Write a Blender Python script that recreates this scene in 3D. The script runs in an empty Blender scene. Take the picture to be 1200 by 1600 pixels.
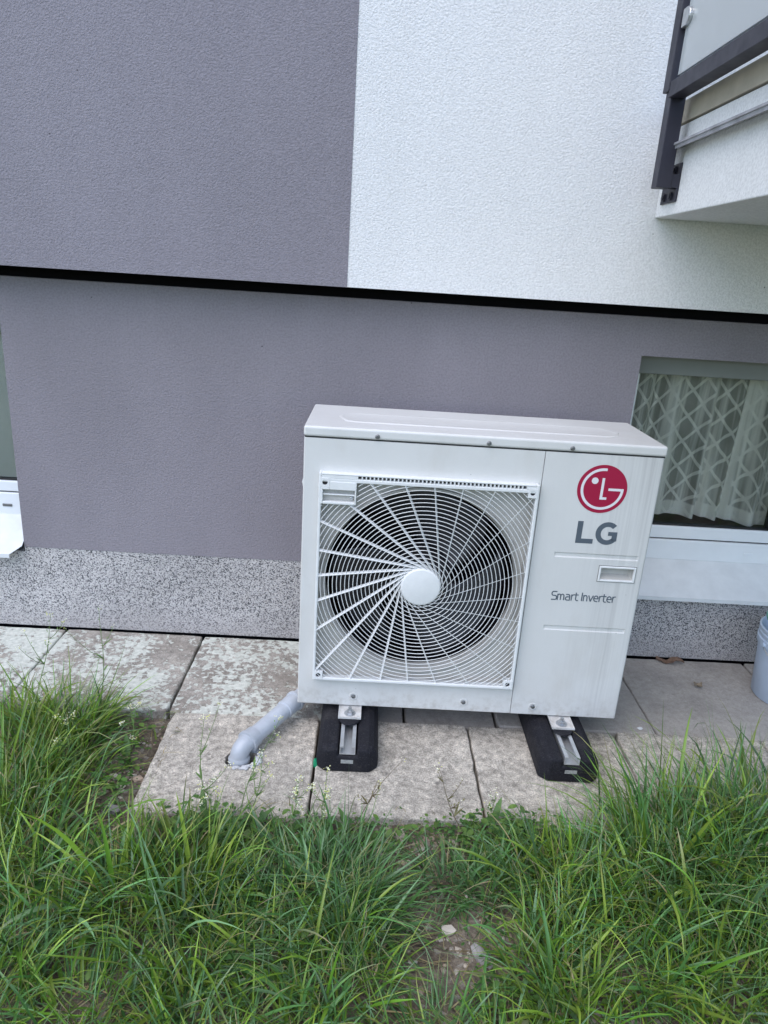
import bpy, bmesh, math, random
import numpy as np
from mathutils import Matrix, Vector, noise as mnoise

# ------------------------------------------------------------------ camera, sky, sun, exposure
sc = bpy.context.scene
COL = sc.collection
rnd = random.Random(7)
rng = np.random.default_rng(11)
R = math.radians

cam_d = bpy.data.cameras.new('camera')
cam = bpy.data.objects.new('camera', cam_d)
COL.objects.link(cam)
r_ = Vector((0.99809307, -0.00710289, 0.06131696))
u_ = Vector((-0.05584976, 0.31912116, 0.94606685))
w_ = Vector((0.02628735, 0.94768731, -0.31811592))
M = Matrix((r_, u_, -w_)).transposed().to_4x4()
M.translation = Vector((-0.305468, -1.797895, 1.313822))
cam.matrix_world = M
cam_d.sensor_fit = 'VERTICAL'
cam_d.sensor_height = 36.0
cam_d.lens = 24.809
cam_d.clip_start = 0.02
cam_d.clip_end = 500
sc.camera = cam

SUN_EL, SUN_AZ = 60.0, 225.0           # azimuth measured from +Y clockwise; light comes from the front left
world = bpy.data.worlds.new('World')
sc.world = world
world.use_nodes = True
wn = world.node_tree.nodes
wl = world.node_tree.links
bgn = wn.get('Background') or wn.new('ShaderNodeBackground')
sky = wn.new('ShaderNodeTexSky')
sky.sky_type = 'NISHITA'
sky.sun_disc = False
sky.sun_elevation = R(SUN_EL)
sky.sun_rotation = R(SUN_AZ)
sky.air_density = 1.0
sky.dust_density = 1.0
sky.ozone_density = 1.0
wl.new(sky.outputs[0], bgn.inputs[0])
bgn.inputs[1].default_value = 0.15

sun_d = bpy.data.lights.new('sun', 'SUN')
sun_d.energy = 1.0
sun_d.angle = R(80)
sun_d.color = (1.0, 0.955, 0.93)
sun = bpy.data.objects.new('sun', sun_d)
COL.objects.link(sun)
az, el = R(SUN_AZ), R(SUN_EL)
to_sun = Vector((math.sin(az) * math.cos(el), math.cos(az) * math.cos(el), math.sin(el)))
sun.rotation_euler = (-to_sun).to_track_quat('-Z', 'Y').to_euler()
sun.location = to_sun * 20

sc.view_settings.view_transform = 'Standard'
sc.view_settings.look = 'None'
sc.view_settings.gamma = 1.0
sc.view_settings.use_curve_mapping = False
sc.view_settings.exposure = 1.15
sc.render.engine = 'CYCLES'
sc.cycles.use_denoising = True
sc.cycles.max_bounces = 8
sc.cycles.transparent_max_bounces = 16

# ------------------------------------------------------------------ material helpers
def mat(name):
    m = bpy.data.materials.new(name)
    m.use_nodes = True
    nt = m.node_tree
    return m, nt, nt.nodes['Principled BSDF']

def N(nt, t, **kw):
    n = nt.nodes.new(t)
    for k, v in kw.items():
        if k in n.inputs.keys():
            n.inputs[k].default_value = v
        else:
            setattr(n, k, v)
    return n

def coords(nt, scale=(1, 1, 1), kind='Object'):
    tc = nt.nodes.new('ShaderNodeTexCoord')
    mp = nt.nodes.new('ShaderNodeMapping')
    mp.inputs['Scale'].default_value = scale
    nt.links.new(tc.outputs[kind], mp.inputs[0])
    return mp.outputs[0]

def wpos(nt, scale=(1, 1, 1), off=(0, 0, 0)):
    g = nt.nodes.new('ShaderNodeNewGeometry')
    mp = nt.nodes.new('ShaderNodeMapping')
    mp.inputs['Scale'].default_value = scale
    mp.inputs['Location'].default_value = off
    nt.links.new(g.outputs['Position'], mp.inputs[0])
    return mp.outputs[0]

def noise(nt, vec, scale, detail=3.0, rough=0.5):
    n = N(nt, 'ShaderNodeTexNoise', Scale=scale, Detail=detail, Roughness=rough)
    nt.links.new(vec, n.inputs['Vector'])
    return n

def voro(nt, vec, scale, feature='F1'):
    n = nt.nodes.new('ShaderNodeTexVoronoi')
    n.feature = feature
    n.inputs['Scale'].default_value = scale
    nt.links.new(vec, n.inputs['Vector'])
    return n

def ramp(nt, fac, stops, interp='LINEAR'):
    n = nt.nodes.new('ShaderNodeValToRGB')
    cr = n.color_ramp
    cr.interpolation = interp
    while len(cr.elements) < len(stops):
        cr.elements.new(0.5)
    for e, (p, c) in zip(cr.elements, stops):
        e.position = p
        e.color = (c[0], c[1], c[2], 1) if isinstance(c, (tuple, list)) else (c, c, c, 1)
    nt.links.new(fac, n.inputs[0])
    return n.outputs[0]

def mixc(nt, fac, a, b, blend='MIX'):
    n = nt.nodes.new('ShaderNodeMix')
    n.data_type = 'RGBA'
    n.blend_type = blend
    for sock, v in ((n.inputs[0], fac), (n.inputs[6], a), (n.inputs[7], b)):
        if isinstance(v, bpy.types.NodeSocket):
            nt.links.new(v, sock)
        elif isinstance(v, (tuple, list)):
            sock.default_value = (v[0], v[1], v[2], 1)
        else:
            sock.default_value = v
    return n.outputs[2]

def math_n(nt, op, a, b=0.0, c=None):
    n = nt.nodes.new('ShaderNodeMath')
    n.operation = op
    for i, v in enumerate((a, b, c)):
        if v is None:
            continue
        if isinstance(v, bpy.types.NodeSocket):
            nt.links.new(v, n.inputs[i])
        else:
            n.inputs[i].default_value = v
    return n.outputs[0]

def bump(nt, bs, height, strength=0.5, dist=0.002, normal=None):
    b = nt.nodes.new('ShaderNodeBump')
    b.inputs['Strength'].default_value = strength
    b.inputs['Distance'].default_value = dist
    nt.links.new(height, b.inputs['Height'])
    if normal is not None:
        nt.links.new(normal, b.inputs['Normal'])
    if bs is not None:
        nt.links.new(b.outputs[0], bs.inputs['Normal'])
    return b.outputs[0]

def L(nt, a, b):
    nt.links.new(a, b)

# ---- stucco
def stucco(name, col, var=0.06, strength=0.8):
    m, nt, bs = mat(name)
    v = wpos(nt)
    n1 = noise(nt, v, 165, 3, 0.55)
    n2 = noise(nt, v, 420, 2, 0.5)
    n3 = noise(nt, wpos(nt, (1, 1, 0.45)), 1.6, 4, 0.6)
    vv = voro(nt, v, 230)
    h = math_n(nt, 'ADD', n1.outputs[0], math_n(nt, 'MULTIPLY', n2.outputs[0], 0.35))
    h = math_n(nt, 'SUBTRACT', h, math_n(nt, 'MULTIPLY', vv.outputs['Distance'], 0.35))
    bump(nt, bs, h, strength, 0.0045)
    c1 = tuple(x * (1 - var) for x in col)
    c2 = tuple(min(1, x * (1 + var)) for x in col)
    c = ramp(nt, n3.outputs[0], [(0.3, c1), (0.7, c2)])
    sp = ramp(nt, noise(nt, v, 160, 2, 0.5).outputs[0], [(0.35, 0.86), (0.6, 1.0)])
    c = mixc(nt, 1.0, c, sp, 'MULTIPLY')
    stv = noise(nt, wpos(nt, (9, 9, 0.5)), 1.0, 4, 0.6)
    c = mixc(nt, 1.0, c, ramp(nt, stv.outputs[0], [(0.3, 0.985), (0.7, 1.01)]), 'MULTIPLY')
    # a few dark specks
    vs = voro(nt, v, 9)
    spk = ramp(nt, vs.outputs['Distance'], [(0.0, 0.25), (0.018, 0.35), (0.024, 1.0)])
    c = mixc(nt, 1.0, c, spk, 'MULTIPLY')
    L(nt, c, bs.inputs['Base Color'])
    bs.inputs['Roughness'].default_value = 0.9
    bs.inputs['Specular IOR Level'].default_value = 0.25
    return m

M_GREY = stucco('stucco_lavender_grey', (0.272, 0.252, 0.284), 0.08, 0.65)
M_BASE = stucco('stucco_base_grey', (0.262, 0.240, 0.264), 0.12, 0.6)
M_WHITE = stucco('stucco_white', (0.80, 0.795, 0.80), 0.03, 0.55)
M_BALC = stucco('stucco_balcony', (0.76, 0.76, 0.75), 0.03, 0.25)

def simple(name, col, rough=0.5, metal=0.0, spec=0.5, bump_s=0.0, bump_scale=200, var=0.0, var_scale=8, coat=0):
    m, nt, bs = mat(name)
    bs.inputs['Base Color'].default_value = (*col, 1)
    bs.inputs['Roughness'].default_value = rough
    bs.inputs['Metallic'].default_value = metal
    bs.inputs['Specular IOR Level'].default_value = spec
    v = wpos(nt)
    if var > 0:
        n = noise(nt, v, var_scale, 5, 0.6)
        c1 = tuple(x * (1 - var) for x in col)
        c2 = tuple(min(1, x * (1 + var)) for x in col)
        L(nt, ramp(nt, n.outputs[0], [(0.3, c1), (0.7, c2)]), bs.inputs['Base Color'])
        L(nt, ramp(nt, n.outputs[0], [(0.3, min(1, rough * 1.15)), (0.7, rough * 0.85)]), bs.inputs['Roughness'])
    if bump_s > 0:
        bump(nt, bs, noise(nt, v, bump_scale, 3, 0.6).outputs[0], bump_s, 0.002)
    return m

# ---- mosaic plaster on the plinth
def mosaic():
    m, nt, bs = mat('mosaic_plaster')
    v = wpos(nt)
    vv = voro(nt, v, 320)
    sep = nt.nodes.new('ShaderNodeSeparateColor')
    L(nt, vv.outputs['Color'], sep.inputs[0])
    c = ramp(nt, sep.outputs[0], [(0.0, (0.06, 0.06, 0.066)), (0.24, (0.11, 0.108, 0.115)), (0.28, (0.36, 0.34, 0.34)),
                                  (0.60, (0.48, 0.455, 0.45)), (0.66, (0.62, 0.595, 0.58)), (1.0, (0.54, 0.51, 0.495))])
    big = noise(nt, wpos(nt, (1, 1, 1.5)), 2.2, 4, 0.6)
    c = mixc(nt, 1.0, c, ramp(nt, big.outputs[0], [(0.3, 0.85), (0.7, 1.1)]), 'MULTIPLY')
    # splashed soil dust low down
    g = nt.nodes.new('ShaderNodeNewGeometry')
    sx = nt.nodes.new('ShaderNodeSeparateXYZ')
    L(nt, g.outputs['Position'], sx.inputs[0])
    zz = math_n(nt, 'ADD', sx.outputs[2], math_n(nt, 'MULTIPLY', noise(nt, v, 7, 5, 0.6).outputs[0], 0.16))
    msk = ramp(nt, zz, [(0.05, 0.62), (0.19, 0.0)])
    c = mixc(nt, msk, c, (0.42, 0.385, 0.37))
    L(nt, c, bs.inputs['Base Color'])
    bump(nt, bs, vv.outputs['Distance'], 0.6, 0.003)
    bs.inputs['Roughness'].default_value = 0.55
    return m
M_PLINTH = mosaic()

# ---- concrete of the slabs
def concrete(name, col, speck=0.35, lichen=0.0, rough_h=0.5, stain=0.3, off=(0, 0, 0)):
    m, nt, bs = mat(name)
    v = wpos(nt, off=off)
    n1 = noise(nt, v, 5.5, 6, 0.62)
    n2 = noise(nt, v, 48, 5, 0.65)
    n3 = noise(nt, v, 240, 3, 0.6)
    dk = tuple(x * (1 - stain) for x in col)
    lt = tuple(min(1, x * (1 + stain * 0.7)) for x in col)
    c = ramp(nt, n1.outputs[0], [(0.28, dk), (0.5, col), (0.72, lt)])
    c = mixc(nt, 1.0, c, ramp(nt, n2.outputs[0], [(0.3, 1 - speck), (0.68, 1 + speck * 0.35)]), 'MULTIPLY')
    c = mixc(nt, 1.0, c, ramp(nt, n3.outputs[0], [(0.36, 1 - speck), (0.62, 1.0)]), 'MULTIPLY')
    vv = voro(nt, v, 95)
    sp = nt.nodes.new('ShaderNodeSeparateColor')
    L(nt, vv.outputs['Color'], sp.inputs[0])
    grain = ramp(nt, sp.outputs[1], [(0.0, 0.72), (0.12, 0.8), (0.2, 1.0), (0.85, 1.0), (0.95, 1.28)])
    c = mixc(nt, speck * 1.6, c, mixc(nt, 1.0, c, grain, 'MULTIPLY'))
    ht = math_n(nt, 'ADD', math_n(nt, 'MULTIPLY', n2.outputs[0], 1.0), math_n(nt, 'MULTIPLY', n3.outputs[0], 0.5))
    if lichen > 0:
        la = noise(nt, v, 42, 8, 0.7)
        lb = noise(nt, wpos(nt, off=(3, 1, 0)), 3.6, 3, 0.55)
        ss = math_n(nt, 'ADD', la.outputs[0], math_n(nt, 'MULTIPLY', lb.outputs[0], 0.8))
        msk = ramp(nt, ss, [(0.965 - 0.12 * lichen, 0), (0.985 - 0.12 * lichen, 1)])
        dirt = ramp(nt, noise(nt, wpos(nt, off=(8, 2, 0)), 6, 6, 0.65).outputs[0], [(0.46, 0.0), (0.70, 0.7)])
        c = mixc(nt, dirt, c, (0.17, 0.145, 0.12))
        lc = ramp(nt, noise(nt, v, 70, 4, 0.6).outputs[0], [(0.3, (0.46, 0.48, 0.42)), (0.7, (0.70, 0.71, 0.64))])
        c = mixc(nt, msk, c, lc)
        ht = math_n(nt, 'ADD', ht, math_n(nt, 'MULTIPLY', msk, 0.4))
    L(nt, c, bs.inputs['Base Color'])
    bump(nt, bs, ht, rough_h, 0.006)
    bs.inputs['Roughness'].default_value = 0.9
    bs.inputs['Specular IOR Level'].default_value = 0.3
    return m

M_SLAB_L = concrete('concrete_lichen', (0.47, 0.43, 0.375), 0.36, 0.62, 0.6, 0.35)
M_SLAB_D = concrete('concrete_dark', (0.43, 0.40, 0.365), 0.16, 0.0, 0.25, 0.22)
M_SLAB_R = concrete('concrete_exposed', (0.66, 0.605, 0.52), 0.46, 0.0, 0.8, 0.24)

# ---- soil
def soil():
    m, nt, bs = mat('soil')
    v = wpos(nt)
    n1 = noise(nt, v, 9, 6, 0.65)
    n2 = noise(nt, v, 60, 6, 0.7)
    c = ramp(nt, n1.outputs[0], [(0.3, (0.09, 0.07, 0.05)), (0.5, (0.17, 0.135, 0.10)), (0.7, (0.28, 0.235, 0.185))])
    c = mixc(nt, 1.0, c, ramp(nt, n2.outputs[0], [(0.3, 0.55), (0.7, 1.25)]), 'MULTIPLY')
    vv = voro(nt, v, 85)
    sp = nt.nodes.new('ShaderNodeSeparateColor')
    L(nt, vv.outputs['Color'], sp.inputs[0])
    msk = ramp(nt, sp.outputs[0], [(0.9, 0), (0.92, 0.8)])
    c = mixc(nt, msk, c, (0.32, 0.29, 0.25))
    # far away the sheet is lawn
    g = nt.nodes.new('ShaderNodeNewGeometry')
    ln = nt.nodes.new('ShaderNodeVectorMath'); ln.operation = 'LENGTH'
    L(nt, g.outputs['Position'], ln.inputs[0])
    far = ramp(nt, math_n(nt, 'MULTIPLY', ln.outputs['Value'], 0.1), [(0.22, 0), (0.3, 1)])
    gr = ramp(nt, noise(nt, v, 30, 5, 0.7).outputs[0], [(0.3, (0.03, 0.06, 0.015)), (0.7, (0.07, 0.12, 0.03))])
    c = mixc(nt, far, c, gr)
    L(nt, c, bs.inputs['Base Color'])
    hh = math_n(nt, 'ADD', n2.outputs[0], math_n(nt, 'MULTIPLY', vv.outputs['Distance'], 0.5))
    bump(nt, bs, hh, 0.9, 0.012)
    bs.inputs['Roughness'].default_value = 0.95
    return m
M_SOIL = soil()

# ---- painted metal of the unit
def unit_paint(streaks):
    m, nt, bs = mat('unit_paint_streaked' if streaks else 'unit_paint')
    v = coords(nt)
    n1 = noise(nt, v, 4, 5, 0.6)
    c = ramp(nt, n1.outputs[0], [(0.3, (0.60, 0.595, 0.58)), (0.7, (0.645, 0.64, 0.625))])
    n4 = noise(nt, v, 300, 2, 0.5)
    c = mixc(nt, 1.0, c, ramp(nt, n4.outputs[0], [(0.3, 0.975), (0.7, 1.0)]), 'MULTIPLY')
    vs = voro(nt, v, 16)
    c = mixc(nt, 1.0, c, ramp(nt, vs.outputs['Distance'], [(0.0, 0.55), (0.022, 0.7), (0.03, 1.0)]), 'MULTIPLY')
    dirt = ramp(nt, noise(nt, coords(nt, (1, 1, 0.5)), 5.5, 7, 0.68).outputs[0], [(0.52, 0.0), (0.78, 0.30)])
    c = mixc(nt, dirt, c, (0.42, 0.38, 0.32))
    sz_ = nt.nodes.new('ShaderNodeSeparateXYZ')
    L(nt, v, sz_.inputs[0])
    spl = math_n(nt, 'MULTIPLY', ramp(nt, sz_.outputs[2], [(0.0, 1.0), (0.085, 0.0)]), ramp(nt, noise(nt, v, 38, 6, 0.7).outputs[0], [(0.45, 0.0), (0.70, 0.55)]))
    c = mixc(nt, spl, c, (0.30, 0.26, 0.21))
    if streaks:
        sx = nt.nodes.new('ShaderNodeSeparateXYZ')
        L(nt, v, sx.inputs[0])
        wob = noise(nt, coords(nt, (1, 1, 1)), 3.0, 2, 0.5)
        comb = nt.nodes.new('ShaderNodeCombineXYZ')
        L(nt, math_n(nt, 'ADD', math_n(nt, 'MULTIPLY', sx.outputs[0], 95), math_n(nt, 'MULTIPLY', wob.outputs[0], 1.2)), comb.inputs[0])
        L(nt, math_n(nt, 'MULTIPLY', sx.outputs[2], 1.6), comb.inputs[2])
        st = N(nt, 'ShaderNodeTexNoise', Scale=1.0, Detail=5.0, Roughness=0.62)
        L(nt, comb.outputs[0], st.inputs['Vector'])
        comb2 = nt.nodes.new('ShaderNodeCombineXYZ')
        L(nt, math_n(nt, 'MULTIPLY', sx.outputs[0], 14), comb2.inputs[0])
        L(nt, math_n(nt, 'MULTIPLY', sx.outputs[2], 1.2), comb2.inputs[2])
        wide = N(nt, 'ShaderNodeTexNoise', Scale=1.0, Detail=2.0)
        L(nt, comb2.outputs[0], wide.inputs['Vector'])
        zone = ramp(nt, sx.outputs[0], [(0.28, 0.04), (0.345, 0.55), (0.40, 1.0), (0.455, 0.85), (0.475, 0.5)])
        s = ramp(nt, st.outputs[0], [(0.40, 0.0), (0.62, 1.0)])
        s = math_n(nt, 'MULTIPLY', s, zone)
        s = math_n(nt, 'MULTIPLY', s, ramp(nt, wide.outputs[0], [(0.35, 0.3), (0.65, 0.9)]))
        fade = ramp(nt, sx.outputs[2], [(0.0, 0.35), (0.35, 0.8), (0.8, 0.75)])
        s = math_n(nt, 'MULTIPLY', s, fade)
        c = mixc(nt, math_n(nt, 'MULTIPLY', s, 0.68), c, (0.26, 0.25, 0.25))
    L(nt, c, bs.inputs['Base Color'])
    bs.inputs['Roughness'].default_value = 0.42
    bump(nt, bs, n4.outputs[0], 0.05, 0.0008)
    return m
M_UNIT = unit_paint(False)
M_UNIT_S = unit_paint(True)
M_GRILLE = simple('grille_plastic', (0.70, 0.705, 0.70), 0.38, var=0.04, var_scale=30)
M_INNER = simple('shroud_grey', (0.45, 0.435, 0.405), 0.55, var=0.12, var_scale=14)
M_FAN = simple('fan_black', (0.012, 0.012, 0.016), 0.45)
M_VOID = simple('dark_interior_and_shade', (0.006, 0.006, 0.008), 0.9, spec=0.1)
M_RED = simple('badge_red', (0.33, 0.0015, 0.040), 0.45)
M_BADGE_W = simple('badge_white', (0.72, 0.70, 0.72), 0.4)
M_TXT = simple('print_grey', (0.085, 0.105, 0.13), 0.5)
M_STEEL = simple('zinc_steel', (0.50, 0.51, 0.52), 0.35, 0.9, var=0.15, var_scale=90)
M_SCREW = simple('screw_dull', (0.22, 0.22, 0.22), 0.45, 0.8)
M_ALU = simple('aluminium', (0.60, 0.61, 0.62), 0.42, 0.7, var=0.1, var_scale=40)
M_LABEL = simple('foot_label', (0.30, 0.31, 0.30), 0.4, var=0.3, var_scale=160)

def rubber():
    m, nt, bs = mat('rubber_granulate')
    v = wpos(nt)
    vv = voro(nt, v, 420)
    sp = nt.nodes.new('ShaderNodeSeparateColor')
    L(nt, vv.outputs['Color'], sp.inputs[0])
    c = ramp(nt, sp.outputs[0], [(0.0, (0.010, 0.010, 0.013)), (0.9, (0.018, 0.018, 0.024)), (0.995, (0.04, 0.04, 0.045))])
    dust = ramp(nt, noise(nt, v, 14, 5, 0.65).outputs[0], [(0.5, 0.0), (0.75, 0.12)])
    c = mixc(nt, dust, c, (0.2, 0.18, 0.16))
    L(nt, c, bs.inputs['Base Color'])
    bump(nt, bs, vv.outputs['Distance'], 0.5, 0.002)
    bs.inputs['Roughness'].default_value = 0.7
    bs.inputs['Specular IOR Level'].default_value = 0.22
    return m
M_RUB = rubber()
M_PVC = simple('pvc_grey', (0.46, 0.49, 0.53), 0.3, var=0.10, var_scale=26, bump_s=0.05)
M_PVC2 = simple('pvc_grey_fitting', (0.40, 0.425, 0.46), 0.32, var=0.10, var_scale=26)
M_MORTAR = simple('mortar_pale', (0.50, 0.51, 0.52), 0.95, bump_s=1.0, bump_scale=120, var=0.25, var_scale=60)
M_RAIL = simple('railing_anthracite', (0.022, 0.021, 0.034), 0.5, var=0.12, var_scale=20)
M_BOARD = simple('edge_board_beige', (0.47, 0.42, 0.33), 0.75, var=0.18, var_scale=7, bump_s=0.3, bump_scale=60)
M_DRIP = simple('drip_sheet', (0.34, 0.34, 0.36), 0.5, 0.3, var=0.28, var_scale=18)
M_PVCW = simple('window_white', (0.78, 0.80, 0.82), 0.32, var=0.03, var_scale=12)
M_SILL = simple('sill_sheet', (0.66, 0.68, 0.69), 0.45, var=0.07, var_scale=14)
M_BLIND = simple('shutter_box_grey', (0.19, 0.20, 0.185), 0.5, var=0.05)
M_GASK = simple('gasket_black', (0.01, 0.01, 0.012), 0.6)
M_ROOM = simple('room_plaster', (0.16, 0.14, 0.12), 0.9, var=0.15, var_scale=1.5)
M_SHADE = simple('roller_blind_grey', (0.62, 0.62, 0.60), 0.7, var=0.06, var_scale=4)
M_BUCKET = simple('bucket_plastic', (0.45, 0.53, 0.64), 0.32, var=0.05, var_scale=12)
M_GREENP = simple('green_plastic', (0.13, 0.36, 0.29), 0.4)
M_SCRAP = simple('green_scrap', (0.01, 0.28, 0.13), 0.4)
M_LEAFD = simple('dry_leaf', (0.20, 0.125, 0.085), 0.8, var=0.4, var_scale=70)
M_LEAFD2 = simple('dry_leaf_pale', (0.26, 0.21, 0.15), 0.8, var=0.35, var_scale=70)
M_STONEP = simple('stone_pink', (0.45, 0.36, 0.29), 0.8, var=0.3, var_scale=50, bump_s=0.5, bump_scale=90)
M_STONEG = simple('stone_grey', (0.30, 0.28, 0.27), 0.85, var=0.25, var_scale=50, bump_s=0.5, bump_scale=90)
M_CHIP = simple('paint_chip', (0.72, 0.73, 0.73), 0.6)
M_ROOF = simple('roof_felt', (0.1, 0.1, 0.1), 0.9)

def glass_clear():
    m, nt, bs = mat('window_glass')
    nt.nodes.remove(bs)
    out = nt.nodes['Material Output']
    tr = N(nt, 'ShaderNodeBsdfTransparent'); tr.inputs[0].default_value = (0.93, 0.94, 0.92, 1)
    gl = N(nt, 'ShaderNodeBsdfGlossy'); gl.inputs['Roughness'].default_value = 0.01
    fr = N(nt, 'ShaderNodeFresnel'); fr.inputs[0].default_value = 1.5
    mx = nt.nodes.new('ShaderNodeMixShader')
    L(nt, fr.outputs[0], mx.inputs[0]); L(nt, tr.outputs[0], mx.inputs[1]); L(nt, gl.outputs[0], mx.inputs[2])
    L(nt, mx.outputs[0], out.inputs[0])
    return m
M_GLASS = glass_clear()

def glass_milky():
    m, nt, bs = mat('milky_glass')
    nt.nodes.remove(bs)
    out = nt.nodes['Material Output']
    tr = N(nt, 'ShaderNodeBsdfTransparent'); tr.inputs[0].default_value = (0.93, 0.97, 0.97, 1)
    df = N(nt, 'ShaderNodeBsdfDiffuse'); df.inputs[0].default_value = (0.86, 0.89, 0.90, 1)
    tl = N(nt, 'ShaderNodeBsdfTranslucent'); tl.inputs[0].default_value = (0.86, 0.89, 0.90, 1)
    gl = N(nt, 'ShaderNodeBsdfGlossy'); gl.inputs['Roughness'].default_value = 0.02
    m0 = nt.nodes.new('ShaderNodeMixShader'); m0.inputs[0].default_value = 0.5
    L(nt, df.outputs[0], m0.inputs[1]); L(nt, tl.outputs[0], m0.inputs[2])
    m1 = nt.nodes.new('ShaderNodeMixShader'); m1.inputs[0].default_value = 0.8
    L(nt, tr.outputs[0], m1.inputs[1]); L(nt, m0.outputs[0], m1.inputs[2])
    fr = N(nt, 'ShaderNodeFresnel'); fr.inputs[0].default_value = 1.5
    m2 = nt.nodes.new('ShaderNodeMixShader')
    L(nt, fr.outputs[0], m2.inputs[0]); L(nt, m1.outputs[0], m2.inputs[1]); L(nt, gl.outputs[0], m2.inputs[2])
    L(nt, m2.outputs[0], out.inputs[0])
    return m
M_MILKY = glass_milky()

def curtain_mat():
    m, nt, bs = mat('sheer_lattice_curtain')
    nt.nodes.remove(bs)
    out = nt.nodes['Material Output']
    uv = nt.nodes.new('ShaderNodeUVMap')
    sx = nt.nodes.new('ShaderNodeSeparateXYZ')
    L(nt, uv.outputs[0], sx.inputs[0])
    def stripes(sgn):
        a = math_n(nt, 'ADD', math_n(nt, 'MULTIPLY', sx.outputs[0], 11.0), math_n(nt, 'MULTIPLY', sx.outputs[1], sgn * 10.4))
        f = math_n(nt, 'FRACT', a)
        d = math_n(nt, 'ABSOLUTE', math_n(nt, 'SUBTRACT', f, 0.5))
        return ramp(nt, d, [(0.07, 1.0), (0.085, 0.0)])
    lat = math_n(nt, 'MAXIMUM', stripes(1), stripes(-1))
    hem = ramp(nt, sx.outputs[1], [(0.052, 0.45), (0.056, 0.0)])
    wv = noise(nt, uv.outputs[0], 9, 3, 0.5)
    al = math_n(nt, 'ADD', math_n(nt, 'MULTIPLY', lat, 0.45), math_n(nt, 'MULTIPLY', wv.outputs[0], 0.3))
    al = math_n(nt, 'ADD', al, hem)
    mpv = nt.nodes.new('ShaderNodeMapping'); mpv.inputs['Scale'].default_value = (16, 0.7, 1)
    L(nt, uv.outputs[0], mpv.inputs[0])
    fv = noise(nt, mpv.outputs[0], 1.0, 3, 0.6)
    al = math_n(nt, 'ADD', al, ramp(nt, fv.outputs[0], [(0.44, 0.0), (0.58, 0.6)]))
    al = math_n(nt, 'MINIMUM', math_n(nt, 'ADD', al, 0.20), 0.98)
    tr = N(nt, 'ShaderNodeBsdfTransparent')
    df = N(nt, 'ShaderNodeBsdfDiffuse'); df.inputs[0].default_value = (0.96, 0.93, 0.90, 1)
    tl = N(nt, 'ShaderNodeBsdfTranslucent'); tl.inputs[0].default_value = (0.96, 0.93, 0.90, 1)
    m0 = nt.nodes.new('ShaderNodeMixShader'); m0.inputs[0].default_value = 0.08
    L(nt, df.outputs[0], m0.inputs[1]); L(nt, tl.outputs[0], m0.inputs[2])
    mx = nt.nodes.new('ShaderNodeMixShader')
    L(nt, al, mx.inputs[0]); L(nt, tr.outputs[0], mx.inputs[1]); L(nt, m0.outputs[0], mx.inputs[2])
    L(nt, mx.outputs[0], out.inputs[0])
    return m
M_CURT = curtain_mat()

def leaf_mat(name, rough=0.42, trans=0.35):
    m, nt, bs = mat(name)
    out = nt.nodes['Material Output']
    at = nt.nodes.new('ShaderNodeAttribute'); at.attribute_name = 'tint'
    L(nt, at.outputs['Color'], bs.inputs['Base Color'])
    bs.inputs['Roughness'].default_value = rough
    bs.inputs['Specular IOR Level'].default_value = 0.45
    tl = N(nt, 'ShaderNodeBsdfTranslucent')
    br = mixc(nt, 1.0, at.outputs['Color'], (1.5, 1.6, 0.8), 'MULTIPLY')
    L(nt, br, tl.inputs[0])
    mx = nt.nodes.new('ShaderNodeMixShader'); mx.inputs[0].default_value = trans
    L(nt, bs.outputs[0], mx.inputs[1]); L(nt, tl.outputs[0], mx.inputs[2])
    L(nt, mx.outputs[0], out.inputs[0])
    return m
M_GRASS = leaf_mat('grass_blade', 0.32, 0.14)
M_HERB = leaf_mat('herb_leaf', 0.5, 0.3)
M_STRAW = leaf_mat('dry_straw', 0.7, 0.1)
M_PEB = leaf_mat('pebble_mix', 0.85, 0.0)

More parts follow.
